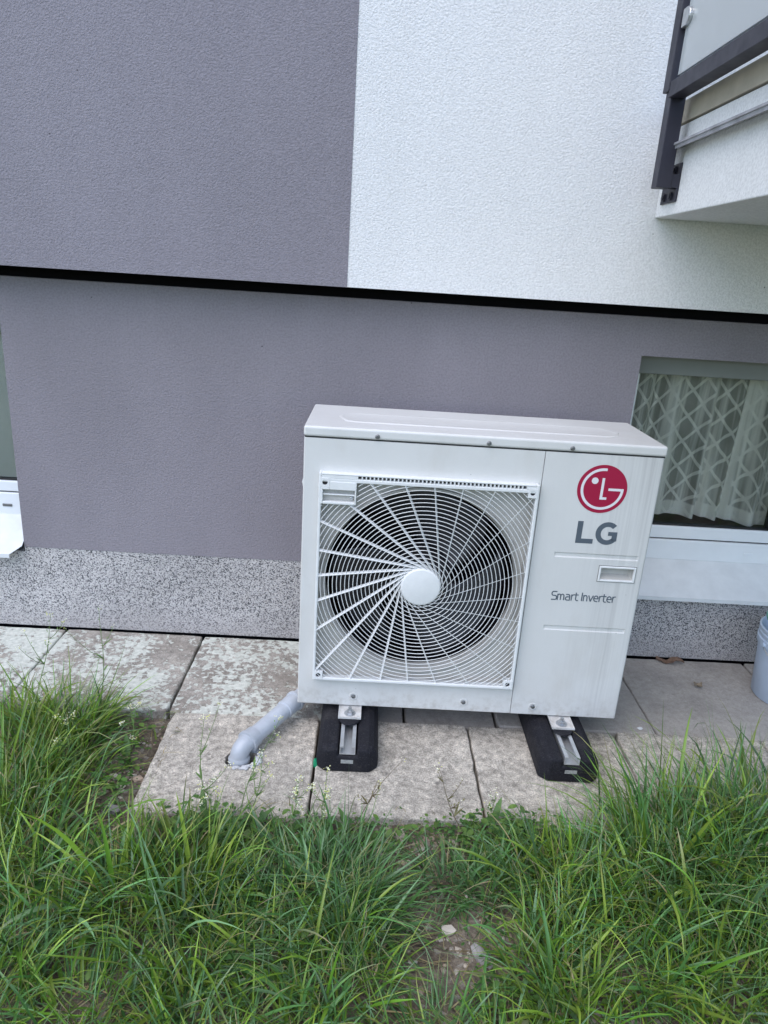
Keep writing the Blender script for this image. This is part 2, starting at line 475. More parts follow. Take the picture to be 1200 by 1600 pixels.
# ------------------------------------------------------------------ mesh helpers
class MB:
    def __init__(s):
        s.v, s.f = [], []
    def add(s, vs, fs):
        o = len(s.v)
        s.v += [tuple(p) for p in vs]
        s.f += [tuple(i + o for i in f) for f in fs]
        return s
    def box(s, x0, x1, y0, y1, z0, z1):
        return s.add([(x0, y0, z0), (x1, y0, z0), (x1, y1, z0), (x0, y1, z0), (x0, y0, z1), (x1, y0, z1), (x1, y1, z1), (x0, y1, z1)],
                     [(0, 3, 2, 1), (4, 5, 6, 7), (0, 1, 5, 4), (1, 2, 6, 5), (2, 3, 7, 6), (3, 0, 4, 7)])
    def prism(s, poly, axis, a, b):
        """poly: list of 2d points (ccw), extruded along axis from a to b"""
        n = len(poly)
        def P(p, t):
            return {0: (t, p[0], p[1]), 1: (p[0], t, p[1]), 2: (p[0], p[1], t)}[axis]
        vs = [P(p, a) for p in poly] + [P(p, b) for p in poly]
        fs = [tuple(range(n - 1, -1, -1)), tuple(range(n, 2 * n))]
        fs += [(i, (i + 1) % n, n + (i + 1) % n, n + i) for i in range(n)]
        return s.add(vs, fs)
    def lathe(s, prof, c, axis=2, seg=32, caps=True, ang=(0, 2 * math.pi)):
        """prof: list of (radius, height)"""
        vs, fs = [], []
        full = abs(ang[1] - ang[0] - 2 * math.pi) < 1e-6
        for (r, h) in prof:
            for i in range(seg):
                a = ang[0] + (ang[1] - ang[0]) * i / (seg if full else seg - 1)
                ca, sa = r * math.cos(a), r * math.sin(a)
                p = {2: (ca, sa, h), 1: (ca, h, sa), 0: (h, ca, sa)}[axis]
                vs.append((c[0] + p[0], c[1] + p[1], c[2] + p[2]))
        for k in range(len(prof) - 1):
            for i in range(seg if full else seg - 1):
                j = (i + 1) % seg
                q = (k * seg + i, k * seg + j, (k + 1) * seg + j, (k + 1) * seg + i)
                fs.append(q if axis != 1 else q[::-1])
        if caps and full:
            fs.append(tuple(range(seg - 1, -1, -1)))
            fs.append(tuple((len(prof) - 1) * seg + i for i in range(seg)))
        return s.add(vs, fs)
    def tube(s, pts, rad, seg=12, caps=True):
        pts = [Vector(p) for p in pts]
        rr = rad if isinstance(rad, (list, tuple)) else [rad] * len(pts)
        vs, fs = [], []
        up = None
        for k, p in enumerate(pts):
            t = (pts[min(k + 1, len(pts) - 1)] - pts[max(k - 1, 0)])
            t = t.normalized() if t.length > 1e-9 else Vector((0, 0, 1))
            if up is None:
                up = Vector((1, 0, 0)) if abs(t.x) < 0.9 else Vector((0, 1, 0))
            a = (up - t * up.dot(t)).normalized()
            b = t.cross(a)
            up = a
            for i in range(seg):
                an = 2 * math.pi * i / seg
                vs.append(p + (a * math.cos(an) + b * math.sin(an)) * rr[k])
        for k in range(len(pts) - 1):
            for i in range(seg):
                j = (i + 1) % seg
                fs.append((k * seg + i, k * seg + j, (k + 1) * seg + j, (k + 1) * seg + i))
        if caps:
            fs.append(tuple(range(seg - 1, -1, -1)))
            fs.append(tuple((len(pts) - 1) * seg + i for i in range(seg)))
        return s.add(vs, fs)
    def build(s, name, m, parent=None, bevel=0.0, smooth=False, seg=2, auto=None):
        me = bpy.data.meshes.new(name)
        me.from_pydata(s.v, [], s.f)
        me.validate()
        bm = bmesh.new(); bm.from_mesh(me)
        bmesh.ops.recalc_face_normals(bm, faces=bm.faces)
        bm.to_mesh(me); bm.free()
        return link(name, me, m, parent, bevel, smooth, seg, auto)

def link(name, me, m, parent=None, bevel=0.0, smooth=False, seg=2, auto=None):
    o = bpy.data.objects.new(name, me)
    COL.objects.link(o)
    if m is not None:
        me.materials.append(m)
    if parent is not None:
        o.parent = parent
    if smooth:
        for p in me.polygons:
            p.use_smooth = True
        if auto:
            bm = bmesh.new(); bm.from_mesh(me)
            for e in bm.edges:
                if len(e.link_faces) == 2 and e.calc_face_angle(0) > auto:
                    e.smooth = False
            bm.to_mesh(me); bm.free()
    if bevel > 0:
        b = o.modifiers.new('bevel', 'BEVEL')
        b.width = bevel; b.segments = seg; b.limit_method = 'ANGLE'; b.angle_limit = R(35)
    return o

def box(name, dims, m, parent=None, bevel=0.0):
    return MB().box(*dims).build(name, m, parent, bevel)

def thing(name, label, cat, loc=(0, 0, 0), rz=0.0, group=None):
    o = bpy.data.objects.new(name, None)
    o.empty_display_size = 0.1
    COL.objects.link(o)
    o.location = loc
    o.rotation_euler = (0, 0, rz)
    return tag(o, label, cat, group)

def tag(o, label, cat, group=None):
    o['label'] = label
    o['category'] = cat
    if group:
        o['group'] = group
    return o

def kind(o, k):
    o['kind'] = k
    return o

# ------------------------------------------------------------------ ground
PAVE_Y = 0.072          # joint between the two rows
def fbm(x, y, s, seed=0.0):
    return mnoise.fractal(Vector((x * s + seed, y * s - seed, seed)), 1.0, 2.0, 4)

def ground_z(x, y):
    z = -0.014 + 0.016 * fbm(x, y, 3.0, 4.2) + 0.006 * fbm(x, y, 14.0, 9.1)
    d = max(0.0, min(1.0, (-0.45 - y) / 0.8))
    z -= 0.02 * d
    return z

def make_ground():
    fine_x = np.arange(-2.6, 2.6001, 0.03)
    fine_y = np.arange(-2.2, 0.55, 0.03)
    far = [3.0, 4, 6, 10, 20, 45, 100, 220]
    xs = np.array([-f for f in far[::-1]] + list(fine_x) + far)
    ys = np.array([-f for f in far[::-1]] + list(fine_y) + [0.7, 1.2, 3, 6, 12, 25, 60, 220])
    vs, fs = [], []
    for y in ys:
        for x in xs:
            z = ground_z(x, y) if (abs(x) < 2.7 and -2.3 < y < 0.6) else -0.03
            if y > 0.065 or (x > -0.85 and y > -0.33):
                z = -0.075
            vs.append((x, y, z))
    nx = len(xs)
    for j in range(len(ys) - 1):
        for i in range(nx - 1):
            a = j * nx + i
            fs.append((a, a + 1, a + nx + 1, a + nx))
    me = bpy.data.meshes.new('ground')
    me.from_pydata(vs, [], fs)
    return kind(link('ground', me, M_SOIL, smooth=True), 'structure')
make_ground()

# ------------------------------------------------------------------ paving
pave = bpy.data.objects.new('pavement', None)
COL.objects.link(pave)
kind(pave, 'structure')

def slab(x0, x1, y0, y1, m, z=0.0, tilt=(0, 0), rough=0.002, hole=None, seed=0, chip=0.0):
    """a slab with a slightly irregular outline, rounded arris and real thickness"""
    n = 14
    def edge(ax, ay, bx, by):
        out = []
        for i in range(n):
            t = i / n
            out.append((ax + (bx - ax) * t, ay + (by - ay) * t))
        return out
    loop = edge(x0, y0, x1, y0) + edge(x1, y0, x1, y1) + edge(x1, y1, x0, y1) + edge(x0, y1, x0, y0)
    cx, cy = (x0 + x1) / 2, (y0 + y1) / 2
    def jit(p, k):
        a = rough * fbm(p[0] * 1.0, p[1] * 1.0, 26, seed + k)
        b = rough * fbm(p[0], p[1], 26, seed + 5 + k)
        q = [p[0] + a, p[1] + b]
        # rounded, worn corners
        dx, dy = min(abs(p[0] - x0), abs(p[0] - x1)), min(abs(p[1] - y0), abs(p[1] - y1))
        if dx < 0.02 and dy < 0.02:
            q[0] += (cx - q[0]) * (0.010 + chip); q[1] += (cy - q[1]) * (0.010 + chip)
        return q
    def zz(x, y):
        return z + tilt[0] * (x - cx) + tilt[1] * (y - cy)
    bm = bmesh.new()
    outer = []
    loopj = [jit(p, 0) for p in loop]
    inset = 0.004
    rings = []
    for k, (ins, dz) in enumerate(((inset, 0.0), (inset * 0.35, -0.0022), (0.0, -0.005), (-0.0005, -0.055))):
        ring = []
        for p in loopj:
            fx = 1 - ins / max(0.01, (x1 - x0) / 2)
            fy = 1 - ins / max(0.01, (y1 - y0) / 2)
            x, y = cx + (p[0] - cx) * fx, cy + (p[1] - cy) * fy
            ring.append(bm.verts.new((x, y, zz(x, y) + dz)))
        rings.append(ring)
    L_ = len(loop)
    for k in range(3):
        for i in range(L_):
            j = (i + 1) % L_
            bm.faces.new((rings[k][i], rings[k + 1][i], rings[k + 1][j], rings[k][j]))
    if hole is None:
        bm.faces.new(rings[0])
    else:
        hx, hy, ha, hb = hole
        hl, hd = [], []
        H = 26
        for i in range(H):
            a = 2 * math.pi * i / H
            k = 1 + 0.16 * fbm(math.cos(a), math.sin(a), 2.3, 3.3)
            x, y = hx + ha * k * math.cos(a), hy + hb * k * math.sin(a)
            hl.append(bm.verts.new((x, y, zz(x, y) - 0.0005)))
            hd.append(bm.verts.new((x * 0.97 + hx * 0.03, y * 0.97 + hy * 0.03, z - 0.055)))
        edges = []
        for i in range(L_):
            edges.append(bm.edges.get((rings[0][i], rings[0][(i + 1) % L_])))
        for i in range(H):
            edges.append(bm.edges.new((hl[i], hl[(i + 1) % H])))
        bmesh.ops.triangle_fill(bm, use_beauty=True, use_dissolve=False, edges=edges)
        for i in range(H):
            j = (i + 1) % H
            bm.faces.new((hl[i], hl[j], hd[j], hd[i]))
    bmesh.ops.recalc_face_normals(bm, faces=bm.faces)
    me = bpy.data.meshes.new('paving_slab')
    bm.to_mesh(me); bm.free()
    return link('paving_slab', me, m, pave)

G = 0.0035
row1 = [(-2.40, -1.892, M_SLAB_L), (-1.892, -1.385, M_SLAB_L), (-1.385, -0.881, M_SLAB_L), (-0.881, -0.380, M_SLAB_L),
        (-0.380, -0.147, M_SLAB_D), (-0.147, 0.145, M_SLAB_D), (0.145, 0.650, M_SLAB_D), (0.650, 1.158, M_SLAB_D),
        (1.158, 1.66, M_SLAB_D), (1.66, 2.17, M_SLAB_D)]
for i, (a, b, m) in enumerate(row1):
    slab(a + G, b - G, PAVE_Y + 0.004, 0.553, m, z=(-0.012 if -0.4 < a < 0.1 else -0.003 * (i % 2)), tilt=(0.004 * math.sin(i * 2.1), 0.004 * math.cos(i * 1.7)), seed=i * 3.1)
row2 = [(-0.862, -0.408), (-0.408, 0.046), (0.046, 0.507), (0.507, 0.968), (0.968, 1.43), (1.43, 1.89)]
hole_slab = None
for i, (a, b) in enumerate(row2):
    s = slab(a + G, b - G, -0.352 + 0.01 * math.sin(i * 2.0), PAVE_Y - 0.006, M_SLAB_R, z=0.004 + 0.003 * (i % 2), rough=0.0035,
             tilt=(0.006 * math.sin(i * 1.3 + 1), 0.008 * math.cos(i * 2.2)), hole=(-0.618, -0.138, 0.043, 0.036) if i == 0 else None, seed=50 + i * 2.3, chip=0.006)
    if i == 0:
        hole_slab = s
# crumbled mortar round the pipe hole
def lump(mb, x, y, z, rx, ry, rz, seed):
    bm = bmesh.new()
    bmesh.ops.create_icosphere(bm, subdivisions=2, radius=1.0)
    vs = []
    for v in bm.verts:
        k = 1 + 0.35 * mnoise.fractal(v.co * 1.4 + Vector((seed, seed * 2, 0)), 1, 2, 3)
        vs.append((x + v.co.x * rx * k, y + v.co.y * ry * k, z + v.co.z * rz * k))
    mb.add(vs, [tuple(v.index for v in f.verts) for f in bm.faces])
    bm.free()
mb = MB()
for i in range(26):
    a = R(-100 + 150 * i / 25)
    rr = 1.0 + rnd.uniform(-0.02, 0.3)
    lump(mb, -0.618 + 0.047 * rr * math.cos(a), -0.138 + 0.04 * rr * math.sin(a), 0.006, rnd.uniform(.005, .011), rnd.uniform(.004, .009), 0.004, i * 1.7)
mb.build('mortar_rim', M_MORTAR, hole_slab, smooth=True)

# ------------------------------------------------------------------ building
YW, YE = 0.556, 0.460
ZE = 1.2706
SEAM = -0.3997
bld = thing('apartment_building', 'lavender grey and white rendered apartment house with a speckled plinth', 'building')
MB().box(-7, SEAM, YE, 8.0, ZE, 9.0).build('upper_wall', M_GREY, bld)['label'] = 'lavender grey upper render panel'
MB().box(SEAM, 7, YE + 0.0015, 8.0, ZE + 0.0006, 9.0).build('upper_wall', M_WHITE, bld)['label'] = 'white upper render panel'
MB().box(-7.1, 7.1, YE - 0.08, 8.1, 9.0, 9.15).build('roof', M_ROOF, bld)
# near-black strip standing in for the soft shade under the projecting upper wall
MB().box(-7, 7, YW + 0.045, YW + 0.09, 1.20, ZE - 0.0012).build('eave_shade_strip', M_VOID, bld)
ZT = 1.2370                       # top of the lower render
WLX, WLZ0, WLZ1 = -1.512, 0.335, 1.112
WRX, WRZ0, WRZ1 = 0.572, 0.30, 1.114
WRX2, WLX2 = 1.95, -2.9
ZP = 0.318
mb = MB()
T = YW + 0.13
def wallpiece(x0, x1, z0, z1):
    mb.box(x0, x1, YW, T, z0, z1)
wallpiece(-7, WLX2, ZP, ZT)
wallpiece(WLX2, WLX, WLZ1, ZT)
wallpiece(WLX, WRX, ZP, ZT)
wallpiece(WRX, WRX2, WRZ1, ZT)
wallpiece(WRX2, 7, ZP, ZT)
mb.build('base_wall', M_BASE, bld)
mb = MB()
def plpiece(x0, x1, z1):
    mb.box(x0, x1, YW + 0.002, T, 0.005, z1)
plpiece(-7, WLX2, ZP); plpiece(WLX2, WLX, 0.30); plpiece(WLX, WRX, ZP); plpiece(WRX, WRX2, 0.27); plpiece(WRX2, 7, ZP)
mb.build('plinth', M_PLINTH, bld)
MB().box(-7, 7, YW + 0.03, T, -0.09, 0.0045).build('plinth_shadow_strip', M_VOID, bld)  # set-back dark strip, added to draw a shadow line under the plinth
# rooms behind the windows and the back of the ground floor
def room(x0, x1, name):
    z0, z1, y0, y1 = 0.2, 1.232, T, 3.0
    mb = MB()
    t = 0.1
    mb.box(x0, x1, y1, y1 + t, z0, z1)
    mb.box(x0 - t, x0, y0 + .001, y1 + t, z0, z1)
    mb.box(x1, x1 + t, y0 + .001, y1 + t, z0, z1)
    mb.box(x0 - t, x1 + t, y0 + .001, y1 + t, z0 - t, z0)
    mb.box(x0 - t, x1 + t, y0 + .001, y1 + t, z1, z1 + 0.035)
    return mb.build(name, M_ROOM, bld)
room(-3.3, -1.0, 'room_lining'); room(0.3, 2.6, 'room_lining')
MB().box(-7, -6.9, T, 8, -0.05, ZE - 0.002).box(6.9, 7, T, 8, -0.05, ZE - 0.002).box(-6.9, 6.9, 7.9, 8, -0.05, ZE - 0.002).build('rear_wall', M_BASE, bld)

def window(x0, x1, zs, zt, zsash, zglass, zhead, side, label, yf, sillpts, split=None):
    """frame, sash, panes, gasket, shutter box and metal sill as parts of the building"""
    fw = 0.06
    w = MB()
    w.box(x0, x1, yf, yf + 0.06, zs, zsash)              # bottom outer frame
    w.box(x0 - 0.03, x0 + 0.028, yf + 0.001, yf + 0.06, zsash, zhead)
    w.box(x1 - 0.028, x1 + 0.03, yf + 0.001, yf + 0.06, zsash, zhead)
    win = w.build('window', M_PVCW, bld, bevel=0.003)
    win['label'] = label
    s = MB()
    s.box(x0 + 0.03, x1 - 0.03, yf + 0.006, yf + 0.055, zsash + 0.004, zglass)
    s.build('sash', M_PVCW, win, bevel=0.004)
    g = MB()
    g.box(x0 + 0.029, x1 - 0.029, yf + 0.012, yf + 0.05, zsash - 0.001, zsash + 0.005)
    g.box(x0 + 0.029, x1 - 0.029, yf + 0.016, yf + 0.04, zglass, zglass + 0.005)
    g.build('gasket', M_GASK, win)
    b = MB().box(x0 - 0.01, x1 + 0.01, yf - 0.008, yf + 0.06, zhead, zt + 0.003)
    b.build('shutter_box', M_BLIND, win, bevel=0.003)
    MB().box(x0 - .01, x1 + .01, yf - 0.014, yf - 0.008, zt - 0.012, zt + 0.003).build('shutter_trim', M_BLIND, win)
    p = MB().box(x0 + 0.02, x1 - 0.02, yf + 0.026, yf + 0.032, zglass + 0.003, zhead)
    p.build('pane', M_GLASS, win)
    if split:
        MB().box(split, split + 0.07, yf + 0.004, yf + 0.055, zglass + 0.0005, zhead).build('stile', M_PVCW, win, bevel=0.004)
        MB().box(split - 0.006, split, yf + 0.014, yf + 0.05, zglass + 0.001, zhead).build('gasket', M_GASK, win)
    (xa, xb, yb, zb, yfnt, zf, cut) = sillpts
    # folded metal sill: top sheet, rising back flange and front drip
    t = 0.0015
    sl = MB()
    poly = [(xa, yb), (xb, yb), (xb, yfnt), (xa, yfnt)]
    if cut == 'right':
        poly = [(xa, yb), (xb, yb), (xb, yfnt + 0.028), (xb - 0.033, yfnt), (xa, yfnt)]
    def zat(y):
        return zf + (zb - zf) * (y - yfnt) / (yb - yfnt)
    n = len(poly)
    vs = [(px, py, zat(py)) for px, py in poly] + [(px, py, zat(py) - t) for px, py in poly]
    fs = [tuple(range(n)), tuple(range(2 * n - 1, n - 1, -1))] + [(i, n + i, n + (i + 1) % n, (i + 1) % n) for i in range(n)]
    sl.add(vs, fs)
    fx1 = xb - (0.033 if cut == 'right' else 0)
    sl.box(xa, fx1, yfnt - 0.0016, yfnt - 0.0001, zf - 0.014, zf + 0.0005)
    sl.box(xa, xb, yb + 0.0001, yb + 0.002, zb - 0.001, zb + 0.014)
    sl.build('sill', M_SILL, win)
    return win

YF = YW + 0.085
winR = window(WRX + 0.01, WRX2 - 0.005, 0.372, WRZ1, 0.449, 0.500, 1.049, 'right', 'white framed cellar window with a lace curtain behind',
              YF, (WRX + 0.002, WRX2 - 0.002, YF + 0.0, 0.372, YW - 0.045, 0.276, None), split=1.198)
winL = window(WLX2 + 0.005, WLX - 0.006, 0.405, WLZ1, 0.488, 0.531, 1.055, 'left', 'cellar window with a drawn grey blind, cut by the left edge',
              YF, (WLX2 + 0.002, WLX - 0.0015, YF + 0.0, 0.408, YW - 0.042, 0.304, 'right'))
# drainage slots
for wn_, x, z in ((winR, 1.13, 0.408), (winL, -1.60, 0.442)):
    d = MB().box(x - 0.017, x + 0.017, YF - 0.003, YF + 0.001, z - 0.005, z + 0.005)
    d.build('drain_cap', M_PVCW if wn_ is winR else M_SCREW, wn_, bevel=0.0015)
MB().box(WLX2, WLX - 0.05, YF + 0.045, YF + 0.047, 0.532, 1.055).build('roller_blind', M_SHADE, winL)

# lace curtain
def curtain():
    x0, x1, z0, z1 = 0.55, 1.97, 0.505, 1.12
    nx, nz = 420, 24
    vs, uvs = [], []
    u = 0
    px = py = None
    xs = np.linspace(x0, x1, nx)
    def fold(x, t):
        a = 0.024 * math.sin(x * 46 + 1.6 * math.sin(x * 7)) + 0.014 * math.sin(x * 95 + 2 * math.sin(x * 11 + 1)) + 0.014 * math.sin(x * 19 + 0.5)
        return a * (0.55 + 0.45 * (1 - t))
    us = [0.0]
    for i in range(1, nx):
        us.append(us[-1] + math.hypot(xs[i] - xs[i - 1], fold(xs[i], 0.5) - fold(xs[i - 1], 0.5)))
    for j in range(nz):
        t = j / (nz - 1)
        for i in range(nx):
            hem = 0.012 * math.sin(xs[i] * 9 + 0.4) * (1 - t)
            skew = 0.03 * (1 - t) * math.sin(xs[i] * 6.0)
            vs.append((xs[i] + skew * 0.5, YF + 0.115 + fold(xs[i] + 0.02 * (1 - t) * math.sin(xs[i] * 13), t), z0 + hem + (z1 - z0) * t))
            uvs.append((us[i], (z1 - z0) * t))
    fs = [(j * nx + i, j * nx + i + 1, (j + 1) * nx + i + 1, (j + 1) * nx + i) for j in range(nz - 1) for i in range(nx - 1)]
    me = bpy.data.meshes.new('lace_curtain')
    me.from_pydata(vs, [], fs)
    uvl = me.uv_layers.new(name='UVMap')
    for lp in me.loops:
        uvl.data[lp.index].uv = uvs[lp.vertex_index]
    o = link('lace_curtain', me, M_CURT, smooth=True)
    tag(o, 'sheer pale lace curtain with a diamond lattice behind the cellar window', 'curtain')
curtain()
# inner window board
MB().box(0.45, 2.1, YF + 0.062, YF + 0.30, 0.44, 0.478).build('window_board', simple('board_dark', (0.05, 0.045, 0.04), 0.6), winR)

# ------------------------------------------------------------------ balcony
XB, YB = 0.522, 0.516      # local frame of the balcony: slab side and wall plane
bal = thing('balcony', 'white balcony slab with anthracite railing and pale glass at upper right', 'balcony', (0.502, YE, 1.5215))
def bb(*d):
    x0, x1, y0, y1, z0, z1 = d
    return (x0 - XB, x1 - XB, y0 - YB, y1 - YB, z0 - 1.528, z1 - 1.528)
BX2, BY0 = 3.2, -1.05
EP = 0.0
MB().box(*bb(XB, BX2, BY0, YB - EP, 1.528, 1.700)).build('slab', M_BALC, bal, bevel=0.003)
MB().box(*bb(XB - 0.0005, BX2, BY0 + .012, YB - EP, 1.7003, 1.756)).build('slab_edge', M_BALC, bal)
MB().box(*bb(XB + 0.012, BX2, BY0 + .02, YB - EP, 1.756, 1.762)).build('joint', M_GASK, bal)
MB().box(*bb(XB - 0.003, BX2, BY0, YB - 0.05, 1.762, 1.819)).build('edge_board', M_BOARD, bal, bevel=0.002)
# drip sheet: a sloping tongue that projects beyond the slab
d = MB()
prof = [(XB - 0.0008, 1.716), (XB - 0.036, 1.703), (XB - 0.0365, 1.697), (XB - 0.033, 1.6965), (XB - 0.0315, 1.688), (XB - 0.0008, 1.7015)]
d.prism([(a - XB, b - 1.528) for a, b in prof], 1, BY0 - YB, -0.045)
d.build('drip_sheet', M_DRIP, bal)
# post, stub arm and plate
PX0, PX1, PY0, PY1 = 0.457, 0.497, 0.362, 0.402
post = MB().box(*bb(PX0, PX1, PY0, PY1, 1.592, 1.838)).build('railing_post', M_RAIL, bal, bevel=0.0015)
MB().box(*bb(PX1, XB - 0.006, PY0 + 0.004, PY1 - 0.004, 1.594, 1.628)).build('stub_arm', M_RAIL, post)
pl = MB().box(*bb(XB - 0.006, XB - 0.0006, 0.366, 0.474, 1.560, 1.658)).build('base_plate', M_RAIL, bal, bevel=0.001)
for (y, z) in ((0.398, 1.642), (0.446, 1.576), (0.398, 1.576), (0.446, 1.642)):
    MB().lathe([(0.0070, -0.014), (0.0070, -0.0116), (0.011, -0.0115), (0.011, -0.006)], (0, y - YB, z - 1.528), axis=0, seg=8).build('bolt', M_RAIL, pl)
# glazing frame above
FX0, FX1 = 0.449, 0.489
MB().box(*bb(FX0, FX1, PY0 + 0.006, PY1 + 0.008, 1.826, 2.75)).build('frame_post', M_RAIL, bal, bevel=0.0015)
MB().box(*bb(FX0 + 0.002, FX1 + 0.004, BY0, PY0 + 0.006, 1.808, 1.846)).build('bottom_rail', M_RAIL, bal, bevel=0.0015)
MB().box(*bb(FX0 - 0.003, FX1 + 0.003, BY0, PY1 + 0.008, 2.75, 2.79)).build('handrail', M_RAIL, bal, bevel=0.0015)
MB().box(*bb(FX0, FX1, BY0 - .04, BY0, 1.60, 2.75)).build('frame_post', M_RAIL, bal, bevel=0.0015)
pane = MB().box(*bb(0.462, 0.470, BY0 + 0.02, PY0 - 0.008, 1.858, 2.70)).build('glass_pane', M_MILKY, bal)
# stainless glass clamps (D shape)
for z in (1.985, 2.55):
    pts = []
    for i in range(13):
        a = R(-90 - 180 * i / 12)
        pts.append((0.346 - YB + 0.026 * math.cos(a) - 0.004, z - 1.528 + 0.0215 * math.sin(a)))
    pts += [(0.362 - YB, z - 1.528 + 0.0215), (0.362 - YB, z - 1.528 - 0.0215)]
    MB().prism(pts, 0, 0.451 - XB, 0.482 - XB).build('glass_clamp', M_STEEL, bal, bevel=0.003)

# ------------------------------------------------------------------ air conditioner outdoor unit
H0, UW, UH, UD = 0.0995, 0.475, 0.834, 0.32
ac = thing('heat_pump_unit', 'white outdoor heat pump unit with a round fan grille on black rubber feet', 'heat pump', (0, 0, H0), -0.0033)
ZL = 0.803                   # underside of the lid
def ux(x):                   # unit coordinates measured from its left edge
    return x - UW
SEAMX = 0.632
HUB = (ux(0.333), 0.405)
# rear shell: sides, back and floor
sh = MB()
t = 0.001
sh.box(-UW + t, -UW + 0.006, 0.0135, UD - 0.004, 0.004, ZL - 0.001)
sh.box(UW - 0.006, UW - t, 0.0135, UD - 0.004, 0.004, ZL - 0.001)
sh.box(-UW + 0.006, UW - 0.006, UD - 0.01, UD - 0.004, 0.004, ZL - 0.001)
sh.box(-UW + 0.006, UW - 0.006, 0.0135, UD - 0.01, 0.004, 0.010)
sh.build('casing', M_UNIT, ac)

# left front panel with the round fan opening
FO = (ux(0.334), 0.397, 0.284)
def left_panel():
    x0, x1, z0, z1 = -UW, ux(SEAMX) - 0.0009, 0.0, ZL
    n = 96
    bm = bmesh.new()
    cx, cz, r = FO
    def ray_rect(x0, x1, z0, z1):
        out = []
        for i in range(n):
            a = 2 * math.pi * (i + 0.5) / n
            dx, dz = math.cos(a), math.sin(a)
            ts = []
            if dx > 1e-9: ts.append((x1 - cx) / dx)
            if dx < -1e-9: ts.append((x0 - cx) / dx)
            if dz > 1e-9: ts.append((z1 - cz) / dz)
            if dz < -1e-9: ts.append((z0 - cz) / dz)
            k = min(ts)
            out.append([cx + dx * k, cz + dz * k])
        for c in ((x0, z0), (x1, z0), (x1, z1), (x0, z1)):       # snap nearest samples to the corners
            k = min(range(n), key=lambda i: (out[i][0] - c[0]) ** 2 + (out[i][1] - c[1]) ** 2)
            out[k] = list(c)
        return out
    rect = ray_rect(x0, x1, z0, z1)
    pan = ray_rect(ux(0.049), ux(0.619), 0.102, 0.708)
    circ = [(cx + r * math.cos(2 * math.pi * (i + .5) / n), cz + r * math.sin(2 * math.pi * (i + .5) / n)) for i in range(n)]
    PD = 0.024
    V = lambda x, y, z: bm.verts.new((x, y, z))
    A = [V(p[0], 0.03 if p[0] < x0 + 1e-5 else 0.010, p[1]) for p in rect]
    B = [V(p[0], 0.0035, p[1]) for p in rect]
    C = [V(min(max(p[0], x0 + 0.0035), x1), 0.0, max(p[1], z0 + 0.0035)) for p in rect]
    E1 = [V(p[0], 0.0, p[1]) for p in pan]
    E2 = [V(p[0] * 0.985 + cx * 0.015, PD, p[1] * 0.985 + cz * 0.015) for p in pan]
    D = [V(p[0], PD, p[1]) for p in circ]
    def skin(P, Q):
        for i in range(n):
            j = (i + 1) % n
            try:
                bm.faces.new((P[i], P[j], Q[j], Q[i]))
            except ValueError:
                pass
    def finish(name, m):
        bmesh.ops.remove_doubles(bm, verts=bm.verts, dist=1e-6)
        bmesh.ops.recalc_face_normals(bm, faces=bm.faces)
        me = bpy.data.meshes.new(name)
        bm.to_mesh(me); bm.free()
        return link(name, me, m, ac, smooth=True, auto=R(28))
    skin(A, B); skin(B, C); skin(C, E1)
    loose = [v for v in E2 + D]
    for v in loose:
        bm.verts.remove(v)
    finish('fan_panel', M_UNIT)
    bm = bmesh.new()
    E1 = [V(p[0], 0.0004, p[1]) for p in pan]
    E2 = [V(p[0] * 0.985 + cx * 0.015, PD, p[1] * 0.985 + cz * 0.015) for p in pan]
    D = [V(p[0], PD, p[1]) for p in circ]
    skin(E1, E2); skin(E2, D)
    # bell mouth and shroud
    prev = D
    for (rr, y) in ((FO[2] - 0.002, -0.004), (FO[2] - 0.006, -0.0045), (FO[2] - 0.0085, 0.001), (FO[2] - 0.0105, 0.003), (FO[2] - 0.013, 0.008), (FO[2] - 0.0155, 0.018), (FO[2] - 0.0165, 0.03)):
        ring = [V(cx + math.cos(2 * math.pi * (i + .5) / n) * rr, y + PD - 0.004, cz + math.sin(2 * math.pi * (i + .5) / n) * rr) for i in range(n)]
        for i in range(n):
            j = (i + 1) % n
            bm.faces.new((prev[i], prev[j], ring[j], ring[i]))
        prev = ring
    finish('fan_surround', M_INNER)
left_panel()

